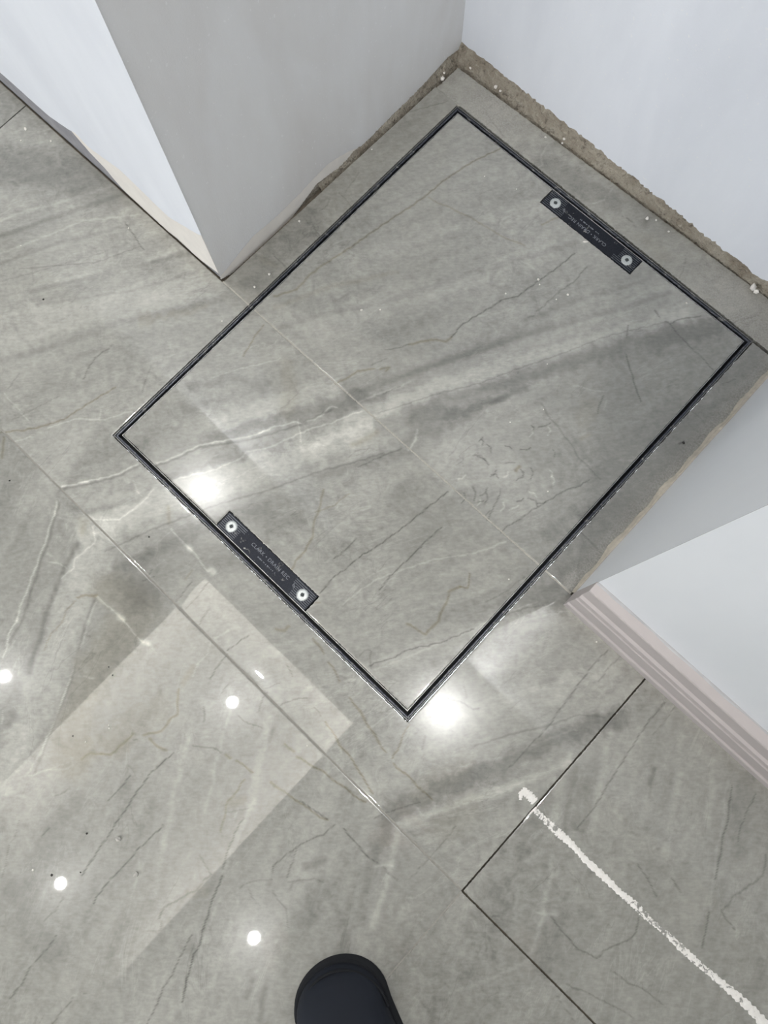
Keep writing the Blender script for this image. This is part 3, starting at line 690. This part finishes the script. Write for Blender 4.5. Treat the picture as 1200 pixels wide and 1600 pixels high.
# bead of filler along the foot of the right wall
def bead():
    n = 150; V = []; F = []
    y = np.linspace(WRY - .002, WBY - .003, n)
    for i in range(n):
        w = 0.0062 + 0.0022 * math.sin(i * .31) * math.sin(i * .083) + rng.random() * .0009
        h = 0.0075 + 0.003 * math.sin(i * .17 + 1) * math.sin(i * .05) + rng.random() * .0008
        if y[i] < .29: w *= .55 + .45 * (y[i] - WRY) / .065
        V += [(WRX - w, y[i], 0.0), (WRX - w * .92, y[i], h * .25), (WRX - w * .62, y[i], h * .42 + .001 * rng.random()), (WRX - w * .45, y[i], h * .8), (WRX - .0004, y[i], h)]
    for i in range(n - 1):
        for j in range(4):
            F.append((i * 5 + j, (i + 1) * 5 + j, (i + 1) * 5 + j + 1, i * 5 + j + 1))
    mesh_obj('filler_bead', V, F, plain('dirty_filler', srgb(186, 178, 164), .9, 0, .14, 120, .001), wr)
bead()
# skirting board on the right wall
def skirting():
    d0 = 0.2264 - 0.2050
    prof = [(d0, 0.0), (d0, .018), (d0 - .0008, .0205), (d0 - .0030, .0225), (d0 - .0030, .026), (d0 - .0018, .0275), (d0 - .0018, .064),
            (d0 - .0036, .066), (d0 - .0036, .070), (d0 - .0022, .073), (d0 - .0028, .082), (d0 - .0062, .086), (d0 - .0062, .092),
            (d0 - .0072, .110), (d0 - .0074, .1165), (d0 - .0086, .1185), (.0006, .1200), (0.0, .1185), (0, 0)]
    V = []; F = []
    xs = [0.0938, 0.0944, RX1]
    for k, x in enumerate(xs):
        for (d, z) in prof:
            V.append((x + (-.0012 if k == 0 and z > .02 else 0) * 0, WRY - d, z))
    m = len(prof)
    for k in range(2):
        for j in range(m - 1):
            F.append((k * m + j, k * m + j + 1, (k + 1) * m + j + 1, (k + 1) * m + j))
    F.append(tuple(range(m))); F.append(tuple(2 * m + i for i in reversed(range(m))))
    o = mesh_obj('baseboard_right', V, F, M_TRIM)
    bm = bmesh.new(); bm.from_mesh(o.data); bmesh.ops.recalc_face_normals(bm, faces=bm.faces); bm.to_mesh(o.data); bm.free()
    tag(o, kind='structure')
    # thin caulk line between board and wall
    n = 120; V = []; F = []
    x = np.linspace(0.0945, 1.2, n)
    for i in range(n):
        w = .0022 + .0010 * math.sin(i * .6) * math.sin(i * .21) + .0006 * rng.random()
        V += [(x[i], WRY - w, .1197), (x[i], WRY - w * .4, .1212), (x[i], WRY - .0001, .1212 + w * .8)]
    for i in range(n - 1):
        for j in range(2): F.append((i * 3 + j, (i + 1) * 3 + j, (i + 1) * 3 + j + 1, i * 3 + j + 1))
    mesh_obj('caulk_line', V, F, plain('dusty_caulk', srgb(186, 185, 186), .8), o)
skirting()
# rest of the room (only mirrored in the floor)
for nm, a in (('wall_far_left', (RX0 - .1, RX0, RY0, .9, -.02, CEIL)), ('wall_far_right', (RX1, RX1 + .1, RY0, .9, -.02, CEIL))):
    tag(box(nm, *a, mat=M_ROOM), kind='structure')
# front wall; its wide window is added out of view to light the room
WX0, WX1, WZ0, WZ1 = -3.2, 2.1, .60, 2.25
bm = bmesh.new()
add_box(bm, RX0, WX0, RY0 - .1, RY0, -.02, CEIL); add_box(bm, WX1, RX1, RY0 - .1, RY0, -.02, CEIL)
add_box(bm, WX0, WX1, RY0 - .1, RY0, -.02, WZ0); add_box(bm, WX0, WX1, RY0 - .1, RY0, WZ1, CEIL)
tag(bm_obj('wall_front', bm, M_ROOM), kind='structure')
M_WINF = plain('white_window_frame', srgb(232, 232, 232), .4, 0, .02, 5)
bm = bmesh.new()
add_box(bm, WX0, WX1, RY0 - .07, RY0 - .02, WZ0, WZ0 + .05); add_box(bm, WX0, WX1, RY0 - .07, RY0 - .02, WZ1 - .05, WZ1)
for k in range(4):
    xx = WX0 + k * (WX1 - WX0 - .05) / 3
    add_box(bm, xx, xx + .05, RY0 - .07, RY0 - .02, WZ0 + .05, WZ1 - .05)
win = bm_obj('added_window', bm, M_WINF); tag(win, kind='structure')
gm = NT('window_glass'); gm.set(Base_Color=(1, 1, 1, 1), Roughness=0.0, Alpha=0.08)
for k in range(3):
    xa = WX0 + .05 + k * (WX1 - WX0 - .05) / 3; xb = WX0 + (k + 1) * (WX1 - WX0 - .05) / 3
    box('pane', xa, xb, RY0 - .048, RY0 - .042, WZ0 + .05, WZ1 - .05, gm.m, win)
pd = bpy.data.lights.new('window_portal', 'AREA'); pd.shape = 'RECTANGLE'; pd.size = WX1 - WX0; pd.size_y = WZ1 - WZ0; pd.cycles.is_portal = True
po = bpy.data.objects.new('window_portal', pd); COL.objects.link(po); po.location = ((WX0 + WX1) / 2, RY0 - .01, (WZ0 + WZ1) / 2); po.rotation_euler = (math.pi / 2, 0, 0); po.parent = win
PANEL = (-0.905, -0.002, -2.2, -0.29)
TRAY = 0.25
def make_ceiling():
    """flat ceiling with a raised tray lit by hidden strips round its rim"""
    bm = bmesh.new()
    a, b, c, d = PANEL
    z0, z1 = CEIL, CEIL + .02
    add_box(bm, RX0, a, RY0, 0.9, z0, z1); add_box(bm, b, RX1, RY0, 0.9, z0, z1)
    add_box(bm, a, b, RY0, c, z0, z1); add_box(bm, a, b, d, 0.9, z0, z1)
    ce = bm_obj('ceiling', bm, M_CEIL); tag(ce, kind='structure')
    u = .09
    bm = bmesh.new()
    add_box(bm, a - u, b + u, c - u, d + u, CEIL + TRAY, CEIL + TRAY + .02)
    add_box(bm, a - u - .02, a - u, c - u, d + u, z1, CEIL + TRAY); add_box(bm, b + u, b + u + .02, c - u, d + u, z1, CEIL + TRAY)
    add_box(bm, a - u, b + u, c - u - .02, c - u, z1, CEIL + TRAY); add_box(bm, a - u, b + u, d + u, d + u + .02, z1, CEIL + TRAY)
    bm_obj('ceiling_tray', bm, M_CEILW, ce)
    for (x, y, sx, sy) in ((a - .05, d - .7, .012, 1.4), (b + .05, d - .7, .012, 1.4), ((a + b) / 2, d + .05, b - a, .012)):
        ld = bpy.data.lights.new('strip_light', 'AREA'); ld.shape = 'RECTANGLE'; ld.size = sx; ld.size_y = sy
        ld.energy = STRIP_W * max(sx, sy); ld.color = (1.0, .96, .89)
        o = bpy.data.objects.new('strip_light', ld); COL.objects.link(o); o.parent = ce
        o.location = (x, y, z1 + .004); o.rotation_euler = (math.pi, 0, 0)
make_ceiling()

# ------------------------------------------------------------------ ceiling downlights
M_RING = plain('white_downlight_ring', srgb(235, 235, 235), .4)
LIGHTS = [(-1.19, -0.012, .95), (-1.226, -1.179, .4), (-0.466, -0.621, .3), (0.237, 0.015, 1.0), (-0.463, -1.682, .25), (0.288, -1.163, .25)]
WORDS = ['over the left wall end', 'second row on the left', 'in the ceiling tray, nearest the alcove', 'just in front of the right wall', 'in the ceiling tray, furthest from the alcove',
         'right of the ceiling tray']
def lathe(name, prof, mat, parent, seg=28):
    V = []; F = []
    for k in range(seg):
        a = 2 * math.pi * k / seg
        for r, z in prof: V.append((r * math.cos(a), r * math.sin(a), z))
    m = len(prof)
    for k in range(seg):
        for j in range(m - 1):
            F.append((k * m + j, ((k + 1) % seg) * m + j, ((k + 1) % seg) * m + j + 1, k * m + j + 1))
    return mesh_obj(name, V, F, mat, parent, True)
for (x, y, pw), w in zip(LIGHTS, WORDS):
    inpanel = PANEL[0] < x < PANEL[1] and PANEL[2] < y < PANEL[3]
    zc = CEIL + (TRAY if inpanel else 0)
    r = empty('downlight', (x, y, zc))
    tag(r, 'round white recessed ceiling downlight ' + w, 'downlight', 'ceiling downlights')
    lathe('trim_ring', [(.030, -.001), (.033, -.006), (.043, -.005), (.045, -.0005)], M_RING, r)
    ld = bpy.data.lights.new('lamp', 'AREA'); ld.shape = 'DISK'; ld.size = .044; ld.spread = math.radians(140); ld.energy = LAMP_W * pw; ld.color = (1.0, 0.99, 0.97)
    lo = bpy.data.objects.new('lamp', ld); COL.objects.link(lo); lo.parent = r; lo.location = (0, 0, -.003)

# ------------------------------------------------------------------ the recessed access cover
cover = empty('access_cover', ((FX0 + FX1) / 2, (FY0 + FY1) / 2, -0.03))
tag(cover, 'recessed tiled floor access cover with dark metal frame set in the grey marble tiles', 'access cover')
CL = Vector(cover.location)
def put(o):
    o.parent = cover
    o.location = o.location - CL
    return o
def ring(name, loops, mat, seg=150):
    """rectangular ring swept through (inset, z) loops, subdivided so worn edges can wobble"""
    V = []; F = []
    per = []
    for (ins, z, jit) in loops:
        x0, x1, y0, y1 = FX0 + ins, FX1 - ins, FY0 + ins, FY1 - ins
        pts = []
        for (a, b) in (((x0, y0), (x1, y0)), ((x1, y0), (x1, y1)), ((x1, y1), (x0, y1)), ((x0, y1), (x0, y0))):
            for i in range(seg):
                t = i / seg
                # softened corners
                px = a[0] * (1 - t) + b[0] * t; py = a[1] * (1 - t) + b[1] * t
                pts.append((px + (rng.random() - .5) * jit, py + (rng.random() - .5) * jit, z + (rng.random() - .5) * jit * .7))
        per.append(pts)
    n = len(per[0])
    for p in per: V += p
    for k in range(len(per) - 1):
        for i in range(n):
            j = (i + 1) % n
            F.append((k * n + i, k * n + j, (k + 1) * n + j, (k + 1) * n + i))
    return put(mesh_obj(name, V, F, mat))
ring('frame_lip', [(0, -.006, 0), (0, -.0009, .0003), (.0003, -.0005, .0003), (.0011, -.0005, .0004), (.0012, -.0016, 0)], metal_material('worn_frame_lip', srgb(120, 120, 120), .4, .05))
ring('frame', [(.0009, -.045, 0), (.0009, -.0030, 0), (.0013, -.0026, .0003), (.0020, -.0018, .0004), (.0036, -.0020, .0004), (.0041, -.0026, .0003), (.0043, -.030, 0), (.0105, -.030, 0)], M_FRAME)
ring('gap_shade', [(.0042, -.014, 0), (.0083, -.014, 0)], M_BLACK)  # black sheet added for the shade down in the open gap
ring('tray', [(.0081, -.030, 0), (.0081, -.0009, .0002), (.0083, -.0004, .0002), (.0089, -.0004, .0003), (.0090, -.0010, .0001), (.0090, -.016, 0)], M_TRAYRIM)
put(box('tray_base', FX0 + .0091, FX1 - .0091, FY0 + .0091, FY1 - .0091, -.018, -.0125, M_BLACK))
IX0, IX1, IY0, IY1 = FX0 + .0097, FX1 - .0097, FY0 + .0100, FY1 - .0097
BR = [(-.3045, -.1420, FY0 + .0088, -.0020), (-.3020, -.1385, .6165, FY1 - .0088)]
nA = (BR[0][0] - .0008, BR[0][1] + .0022, -.1, BR[0][3] + .0010)
nB = (BR[1][0] - .0012, BR[1][1] + .0010, BR[1][2] - .0010, 2)
ta = tile('infill_tile', IX0, IX1, IY0, J1 - .0010, M_TILE_A, None, cuts=[nA], chip=.0004, thick=.0115); put(ta)
tb = tile('infill_tile', IX0, IX1, J1 + .0010, IY1, M_TILE_A, None, cuts=[nB], chip=.0004, thick=.0115, dust=.04, dark=.02); put(tb)
put(box('grout_line', IX0, IX1, J1 - .0013, J1 + .0013, -.0115, -.0004, M_GROUT_L))

def text_mesh(name, body, size, mat, parent, loc, rotz, depth=.00025):
    cu = bpy.data.curves.new(name, 'FONT')
    cu.body = body; cu.size = size; cu.extrude = depth; cu.align_x = 'CENTER'; cu.align_y = 'CENTER'; cu.space_character = 1.1
    o = bpy.data.objects.new(name, cu); COL.objects.link(o)
    bpy.context.view_layer.update()
    dg = bpy.context.evaluated_depsgraph_get()
    me = bpy.data.meshes.new_from_object(o.evaluated_get(dg))
    bpy.data.objects.remove(o)
    q = bpy.data.objects.new(name, me); COL.objects.link(q)
    me.materials.clear(); me.materials.append(mat)
    q.parent = parent; q.location = loc; q.rotation_euler = (0, 0, rotz)
    return q

def bracket(rect, flip, label):
    x0, x1, y0, y1 = rect
    cx, cy = (x0 + x1) / 2, (y0 + y1) / 2
    hl, hw = (x1 - x0) / 2, (y1 - y0) / 2
    bm = bmesh.new()
    add_box(bm, -hl, hl, -hw, hw, -.0110, -.0010)
    add_box(bm, -hl, hl, hw - .0008, hw, -.0011, -.0002)
    bp = bm; bm = bmesh.new()
    # narrow ribs at both ends, a raised lip along the inner edge
    for s in (-1, 1):
        for k in range(9):
            yy = -hw + .0022 + k * (2 * hw - .0044) / 8
            xa, xb = (s * (hl - .0012), s * (hl - .030))
            if k > 5: xb = s * (hl - .036)
            add_box(bm, min(xa, xb), max(xa, xb), yy - .00045, yy + .00045, -.0011, -.0004)
    o = bm_obj('lifting_bracket', bp, M_BRACKET)
    rb = bm_obj('ribs', bm, M_RIB, o); rb['kind'] = 'stuff'
    o.location = (cx, cy, 0); o.rotation_euler = (0, 0, math.pi if flip else 0)
    put(o); o['label'] = label
    for k, sx in enumerate((-1, 1)):
        s = lathe('screw', [(.0, .0006), (.0052, .0006), (.0070, .0004), (.0079, -.0002), (.0083, -.0010)], M_SCREW, o, 26)
        # flange with a stepped square drive
        s.location = (sx * .0655, .0004, -.0004)
        bm = bmesh.new()
        a = .0021
        add_box(bm, -a, a, -a, a, .0003, .00085)
        add_box(bm, -.0030, .0030, -.0006, .0006, .0003, .00075)
        add_box(bm, -.0006, .0006, -.0030, .0030, .0003, .00075)
        # socket reads as a dark sunk cross
        d = bm_obj('screw_socket', bm, M_SCREWHOLE, o)
        d.location = s.location; d.rotation_euler = (0, 0, .35 + k)
    text_mesh('lettering', 'CLARK \u2022 DRAIN REC', .0068, M_LETTER, o, (.004, .0030, -.0009), 0)
    # second line is rubbed away to specks
    bm = bmesh.new()
    for k in range(22):
        xx = -.012 + k * .0016 + rng.normal(0, .0003); hh = .0008 + .0012 * rng.random()
        if rng.random() < .2: continue
        add_box(bm, xx, xx + .0008 + .0004 * rng.random(), -.0042 - hh / 2, -.0042 + hh / 2, -.0011, -.00075)
    for k in range(3):
        add_box(bm, .047 + k * .0016, .0478 + k * .0016, .000 - .001 * k, .004 - .001 * k, -.0011, -.0007)
    bm_obj('worn_print', bm, M_LETTER, o)['kind'] = 'stuff'
    return o
bracket(BR[0], False, 'ribbed black bracket with two screws on the edge nearest the shoe')
bracket(BR[1], True, 'ribbed black bracket with two screws on the edge nearest the back wall')

# ------------------------------------------------------------------ white streak of filler on the right tile
def streak_material():
    t = NT('white_filler_streak')
    p = t.pos()
    a = t.noise(p, 45, 3, .6)
    b = t.noise(p, 170, 6, .7, .6)
    at = t.n('ShaderNodeAttribute', attribute_name='wear')
    f = t.math('SUBTRACT', t.math('ADD', t.remap(b, .3, .7, 0, 1), t.remap(a, .3, .7, -.1, .1)), t.math('MULTIPLY', at.outputs['Fac'], .75))
    al = t.remap(f, -.10, .12, 0.12, 1)
    c = t.mix(t.remap(b, .3, .7, 0, 1), srgb(226, 222, 216), srgb(246, 243, 238))
    t.set(Base_Color=c, Roughness=.8, Alpha=al)
    t.bump(b, .6, .0008)
    return t.m
M_STREAK = streak_material()
def streak():
    root = empty('filler_streak', (*fl(1000, 1420), 0))
    tag(root, 'thin white streak of filler running across the dark tile below the baseboard', 'filler streak')
    def rib(pts, nm):
        q = [(*fl(p[0], p[1]), p[2] * .00072, p[3]) for p in pts]
        s = np.linspace(0, 1, len(q)); t = np.linspace(0, 1, 40 * len(q))
        X = [np.interp(t, s, [a[k] for a in q]) for k in range(4)]
        n = len(t); V = []; F = []; W = []
        tx = np.gradient(X[0]); ty = np.gradient(X[1]); L = np.hypot(tx, ty); tx /= L; ty /= L
        for i in range(n):
            w = X[2][i] * .5 * (1 + .25 * math.sin(i * .37) * math.sin(i * .11))
            for k, (o, z) in enumerate(((-1, .00005), (-.6, .0005), (0, .0007), (.6, .0005), (1, .00005))):
                V.append((X[0][i] - ty[i] * o * w, X[1][i] + tx[i] * o * w, z)); W.append(X[3][i])
        for i in range(n - 1):
            for j in range(4): F.append((i * 5 + j, (i + 1) * 5 + j, (i + 1) * 5 + j + 1, i * 5 + j + 1))
        o = mesh_obj(nm, V, F, M_STREAK)
        a = o.data.attributes.new('wear', 'FLOAT', 'POINT'); a.data.foreach_set('value', np.array(W, np.float32))
        o.parent = root; o.location = -Vector(root.location)
    rib([(813, 1250, 4, .1), (814, 1240, 8, 0), (820, 1237, 12, 0), (827, 1243, 14, .05), (836, 1253, 13, .12)], 'dab')
    rib([(834, 1263, 8, .15), (843, 1273, 9, .5), (858, 1287, 11, .66), (868, 1297, 13, .55), (876, 1304, 13, .15), (890, 1316, 11, 0), (905, 1332, 9, 0), (913, 1342, 10, 0),
         (935, 1362, 12, 0), (950, 1376, 11, 0), (968, 1394, 9, .05), (982, 1405, 11, .25), (996, 1417, 12, .55), (1005, 1427, 11, .5), (1018, 1440, 8, .62), (1030, 1449, 8, .66),
         (1045, 1462, 9, .5), (1065, 1482, 11, .4), (1082, 1497, 11, .35), (1095, 1509, 9, .55), (1110, 1521, 10, .5), (1130, 1538, 11, .4), (1150, 1555, 13, .2), (1172, 1575, 14, .1), (1192, 1597, 15, 0), (1225, 1630, 13, 0)], 'stroke')
    rib([(832, 1267, 3, .2), (824, 1276, 2.4, .3), (818, 1284, 1.4, .5)], 'run')
streak()

# ------------------------------------------------------------------ crumbs
def crumb(name, px, py, size, mat, label, group, z=0.0, flat=.55, ln=1.0, rot=None, pos=None):
    bm = bmesh.new()
    bmesh.ops.create_icosphere(bm, subdivisions=1, radius=1)
    for v in bm.verts: v.co *= .75 + .5 * random.random()
    r = size * .00083 * .5
    for v in bm.verts: v.co = Vector((v.co.x * r * ln, v.co.y * r, v.co.z * r * flat))
    zmin = min(v.co.z for v in bm.verts)
    o = bm_obj(name, bm, mat)
    x, y = fl(px, py) if pos is None else pos
    o.location = (x, y, z - zmin - .00005); o.rotation_euler = (0, 0, random.random() * 6 if rot is None else rot)
    tag(o, label, 'debris', group)
    return o
crumb('stone_crumb', 186, 1310, 10, M_CRUMBG, 'largest pale grey stone crumb lying on the front left tile', None, flat=.8)
crumb('stone_crumb', 213, 1366, 8, M_CRUMBG, 'small angular grey chip just below the largest stone crumb', None, flat=.5)
crumb('plaster_chip', 914, 378, 4, M_CRUMB, 'tiny white sliver of plaster beside the bracket near the back wall', None, flat=.3, ln=2.6, rot=math.radians(46))
crumb('plaster_crumb', 40, 202, 5, M_CRUMB, 'white plaster crumb on the floor below the left wall, nearest the black joint', None, flat=.5, ln=1.6)
for (px, py, s) in [(33, 220, 3.2), (80, 221, 3.6), (201, 357, 3), (33, 384, 2.4)]:
    crumb('plaster_crumb', px, py, s, M_CRUMB, 'tiny white plaster speck on the tile in front of the left wall', 'plaster specks by the left wall')
for (px, py, s) in [(887, 461, 4.4), (869, 468, 3), (790, 459, 4), (1072, 474, 4), (841, 437, 4.4), (565, 485, 4.6), (594, 484, 3), (757, 276, 2.6), (843, 445, 3), (855, 569, 2.4), (807, 296, 2.4), (797, 660, 3), (849, 640, 2.6), (856, 768, 2.6), (795, 905, 2.8)]:
    crumb('plaster_crumb', px, py, s, M_CRUMB, 'tiny white plaster speck lying on the tiled access cover', 'plaster specks on the cover')
for (px, py, s) in [(421, 429, 4.6), (398, 449, 4.6), (468, 346, 4.4), (581, 234, 3.4), (852, 215, 4.4), (347, 502, 3)]:
    crumb('plaster_crumb', px, py, s, M_CRUMB, 'tiny white plaster speck on the narrow tiles around the cover', 'plaster specks around the cover')
for (px, py, s) in [(52, 1359, 4), (171, 1138, 3.2), (170, 1133, 2.4), (134, 1159, 2.6), (480, 1165, 2.6), (1090, 1080, 2.4), (932, 1003, 3)]:
    crumb('plaster_crumb', px, py, s, M_CRUMB, 'tiny white plaster speck on the open floor tiles', 'plaster specks on the open floor')
for (px, py, s) in [(68, 468, 3.6), (136, 1302, 3.6), (81, 1367, 4.4), (233, 839, 3), (170, 1042, 2.6), (176, 1055, 3), (126, 1363, 2.4), (114, 1150, 2.6), (15, 751, 2.8), (1068, 692, 5)]:
    crumb('grit_speck', px, py, s, M_GRIT, 'tiny dark speck of grit lying on the floor tiles', 'dark grit specks on the floor', flat=.35)
# lumps of mortar along the concrete toe
for (px, py, s) in [(691, 122, 8), (694, 112, 5), (735, 104, 5), (775, 135, 7), (782, 141, 5), (882, 215, 6), (879, 222, 4), (917, 235, 4), (1012, 340, 6), (1026, 342, 4), (1046, 360, 4), (1176, 450, 13), (1182, 455, 9), (1150, 415, 6)]:
    x, y = fl(px, py, .006)
    crumb('mortar_lump', px, py, s, M_PL_BEIGE, 'small pale mortar lump stuck along the bare concrete under the back wall', 'mortar lumps under the back wall', z=.002, pos=(x, min(y, .7215)), flat=.9)

# ------------------------------------------------------------------ the person standing behind the camera; one shoe reaches into the picture
FW = Vector((R[1][0] * -1, R[1][1] * -1, 0)).normalized()      # picture-up on the floor
RT = Vector((FW.y, -FW.x, 0))
person = empty('person', (0, 0, 0))
person.matrix_world = Matrix(((RT.x, FW.x, 0, 0), (RT.y, FW.y, 0, 0), (0, 0, 1, 0), (0, 0, 0, 1)))
tag(person, 'person in dark clothing with one round-toed navy shoe at the bottom edge', 'person')
M_SHOE = plain('navy_shoe_leather', srgb(5, 13, 26), .85, 0, .08, 40)
M_SOLE = plain('navy_sole', srgb(8, 11, 17), .9, 0, .08, 60)
M_TROUSER = plain('dark_trousers', srgb(38, 42, 54), .9, 0, .1, 80)
M_TOP = plain('dark_jacket', srgb(44, 47, 58), .9, 0, .1, 80)
M_SKIN = plain('skin', srgb(196, 150, 124), .55, 0, .05, 40)
M_HAIR = plain('dark_hair', srgb(36, 30, 27), .6, 0, .2, 200)

def shoe(toe, heading, mirror):
    """outline given by half-widths along the foot; upper domes over the toe box"""
    Ln = .285
    st = np.array([0, .012, .03, .06, .10, .15, .20, .25, .275, 1 * .285])
    hin = np.array([.004, .026, .040, .050, .054, .048, .040, .037, .030, .006])
    hout = np.array([.004, .028, .044, .055, .059, .054, .045, .038, .030, .006])
    top = np.array([.020, .034, .042, .049, .056, .072, .088, .094, .090, .060])
    def build(nm, grow, z0, z1fn, mat, cap):
        N = 48; M = 22; V = []; F = []
        s = (1 - np.cos(np.linspace(0, math.pi, N))) / 2 * Ln
        a = np.interp(s, st, hin) + grow; b = np.interp(s, st, hout) + grow
        # round the ends
        endr = np.sqrt(np.clip(1 - np.clip((.045 - s) / .045, 0, 1) ** 2, 0, 1)); endb = np.sqrt(np.clip(1 - np.clip((s - Ln + .04) / .04, 0, 1) ** 2, 0, 1))
        a = (np.interp(s, [0, .06, .10, .16, .24, Ln], [.050, .050, .054, .046, .038, .036]) + grow) * endr * endb
        b = (np.interp(s, [0, .06, .10, .16, .24, Ln], [.052, .055, .059, .054, .040, .036]) + grow) * endr * endb
        sy = s * (1 + 2 * grow / Ln) - grow
        T = np.interp(s, st, top)
        for i in range(N):
            for j in range(M):
                t = math.pi * j / (M - 1)
                c = math.cos(t); sn = math.sin(t)
                x = (a[i] if c < 0 else b[i]) * (abs(c) ** .75) * (1 if c > 0 else -1)
                if cap: z = z0 + (T[i] - z0) * (sn ** .62)
                else: z = z0 if sn < .25 else z0 + .016
                V.append((x, -sy[i], z))
        for i in range(N - 1):
            for j in range(M - 1): F.append((i * M + j, (i + 1) * M + j, (i + 1) * M + j + 1, i * M + j + 1))
        for i in range(N - 1): F.append((i * M, i * M + M - 1, (i + 1) * M + M - 1, (i + 1) * M))
        o = mesh_obj(nm, V, F, mat, None, True)
        bm = bmesh.new(); bm.from_mesh(o.data); bmesh.ops.recalc_face_normals(bm, faces=bm.faces); bm.to_mesh(o.data); bm.free()
        return o
    up = build('shoe', -.004, .012, None, M_SHOE, True)
    so = build('sole', .0, .0, None, M_SOLE, False)
    so.parent = up
    # stitched welt round the toe cap
    V = []; F = []; n = 60
    for i in range(n):
        t = math.pi * i / (n - 1)
        cx_, sy_ = math.cos(t), math.sin(t)
        for k in range(6):
            q = 2 * math.pi * k / 6
            rr = .0016
            V.append(((.047 + rr * math.cos(q)) * cx_, -(.058 - (.050 + rr * math.cos(q)) * sy_), .0275 + .0035 * sy_ * 0 + rr * math.sin(q)))
    for i in range(n - 1):
        for k in range(6): F.append((i * 6 + k, (i + 1) * 6 + k, (i + 1) * 6 + (k + 1) % 6, i * 6 + (k + 1) % 6))
    w = mesh_obj('welt', V, F, M_SOLE, up, True)
    if mirror: up.scale = (-1, 1, 1)
    up.location = (toe[0], toe[1], 0); up.rotation_euler = (0, 0, heading); up.parent = person
    return up
shoe((-.082, -.327), math.radians(20), True).scale = (-1.08, 1.08, 1.0)
shoe((.150, -.475), math.radians(-10), False)

def skin_obj(name, verts, edges, radii, mat, root=0, sub=2):
    me = bpy.data.meshes.new(name)
    me.from_pydata(verts, edges, [])
    o = bpy.data.objects.new(name, me); COL.objects.link(o)
    o.modifiers.new('skin', 'SKIN')
    if not me.skin_vertices: 
        bpy.context.view_layer.objects.active = o
    for i, r in enumerate(radii):
        sv = me.skin_vertices[0].data[i]
        sv.radius = (r, r) if isinstance(r, (int, float)) else r
        sv.use_root = (i == root)
    md = o.modifiers.new('sub', 'SUBSURF'); md.levels = sub; md.render_levels = sub
    bpy.context.view_layer.update()
    dg = bpy.context.evaluated_depsgraph_get()
    m2 = bpy.data.meshes.new_from_object(o.evaluated_get(dg))
    bpy.data.objects.remove(o)
    m2.polygons.foreach_set('use_smooth', [True] * len(m2.polygons))
    q = bpy.data.objects.new(name, m2); COL.objects.link(q)
    m2.materials.clear(); m2.materials.append(mat)
    q.parent = person
    return q
# body: head, neck, trunk, arms hanging, hands with fingers
bv = [(0, -.64, .93), (0, -.63, 1.10), (0, -.60, 1.28), (0, -.575, 1.40), (0, -.545, 1.47), (0, -.515, 1.54), (0, -.500, 1.62), (0, -.505, 1.68)]
be = [(i, i + 1) for i in range(7)]
br = [.10, .095, .10, .07, .048, .062, .080, .060]
def addv(p, r, to):
    bv.append(p); br.append(r); be.append((to, len(bv) - 1)); return len(bv) - 1
for s in (-1, 1):
    a = addv((s * .175, -.590, 1.385), .050, 3); a = addv((s * .255, -.63, 1.12), .038, a); a = addv((s * .275, -.60, .90), .028, a)
    h = addv((s * .275, -.585, .835), (.018, .036), a)
    for k, (dy, ln) in enumerate(((-.028, .060), (-.010, .074), (.010, .080), (.028, .070))):
        f1 = addv((s * .275, -.575 + dy, .790), .0095, h)
        f2 = addv((s * .268, -.568 + dy, .790 - ln * .5), .0085, f1)
        addv((s * .255, -.562 + dy, .790 - ln), .0075, f2)
    t1 = addv((s * .262, -.545, .815), .0105, h); addv((s * .252, -.525, .785), .009, t1)
    l = addv((s * .09, -.63, .86), .085, 0); k1 = addv((s * .10, -.585, .50), .055, l); an = addv((s * .085 + .03, -.60 if s < 0 else -.70, .10), .036, k1)
body = skin_obj('body', bv, be, br, M_SKIN)
tv = [(0, -.64, .98), (-.09, -.635, .86), (-.098, -.585, .50), (-.052, -.575, .085), (.09, -.635, .86), (.102, -.60, .50), (.118, -.70, .085)]
skin_obj('trousers', tv, [(0, 1), (1, 2), (2, 3), (0, 4), (4, 5), (5, 6)], [.125, .105, .078, .062, .105, .078, .062], M_TROUSER)
jv = [(0, -.64, .93), (0, -.63, 1.10), (0, -.60, 1.28), (0, -.575, 1.40), (0, -.55, 1.455)]
je = [(0, 1), (1, 2), (2, 3), (3, 4)]; jr = [(.165, .125), (.150, .120), (.165, .125), (.105, .09), .062]
for s in (-1, 1):
    i0 = len(jv)
    jv += [(s * .175, -.590, 1.385), (s * .255, -.63, 1.12), (s * .272, -.605, .96), (s * .275, -.60, .91)]; jr += [.075, .058, .046, .042]
    je += [(3, i0), (i0, i0 + 1), (i0 + 1, i0 + 2), (i0 + 2, i0 + 3)]
skin_obj('jacket', jv, je, jr, M_TOP)
# face and hair
def blob(name, c, r, mat, cut=None):
    bm = bmesh.new(); bmesh.ops.create_uvsphere(bm, u_segments=20, v_segments=14, radius=1)
    for v in bm.verts: v.co = Vector((v.co.x * r[0] + c[0], v.co.y * r[1] + c[1], v.co.z * r[2] + c[2]))
    return bm_obj(name, bm, mat, person, True)
hr = blob('hair', (0, -.522, 1.672), (.088, .098, .075), M_HAIR)
for s in (-1, 1):
    blob('eye', (s * .030, -.424, 1.612), (.012, .008, .009), plain('eye_white', srgb(230, 228, 224), .3))
    blob('ear', (s * .083, -.507, 1.605), (.012, .022, .032), M_SKIN)
blob('nose', (0, -.416, 1.585), (.013, .018, .022), M_SKIN)
blob('mouth', (0, -.437, 1.548), (.024, .008, .007), plain('lips', srgb(160, 96, 88), .5))
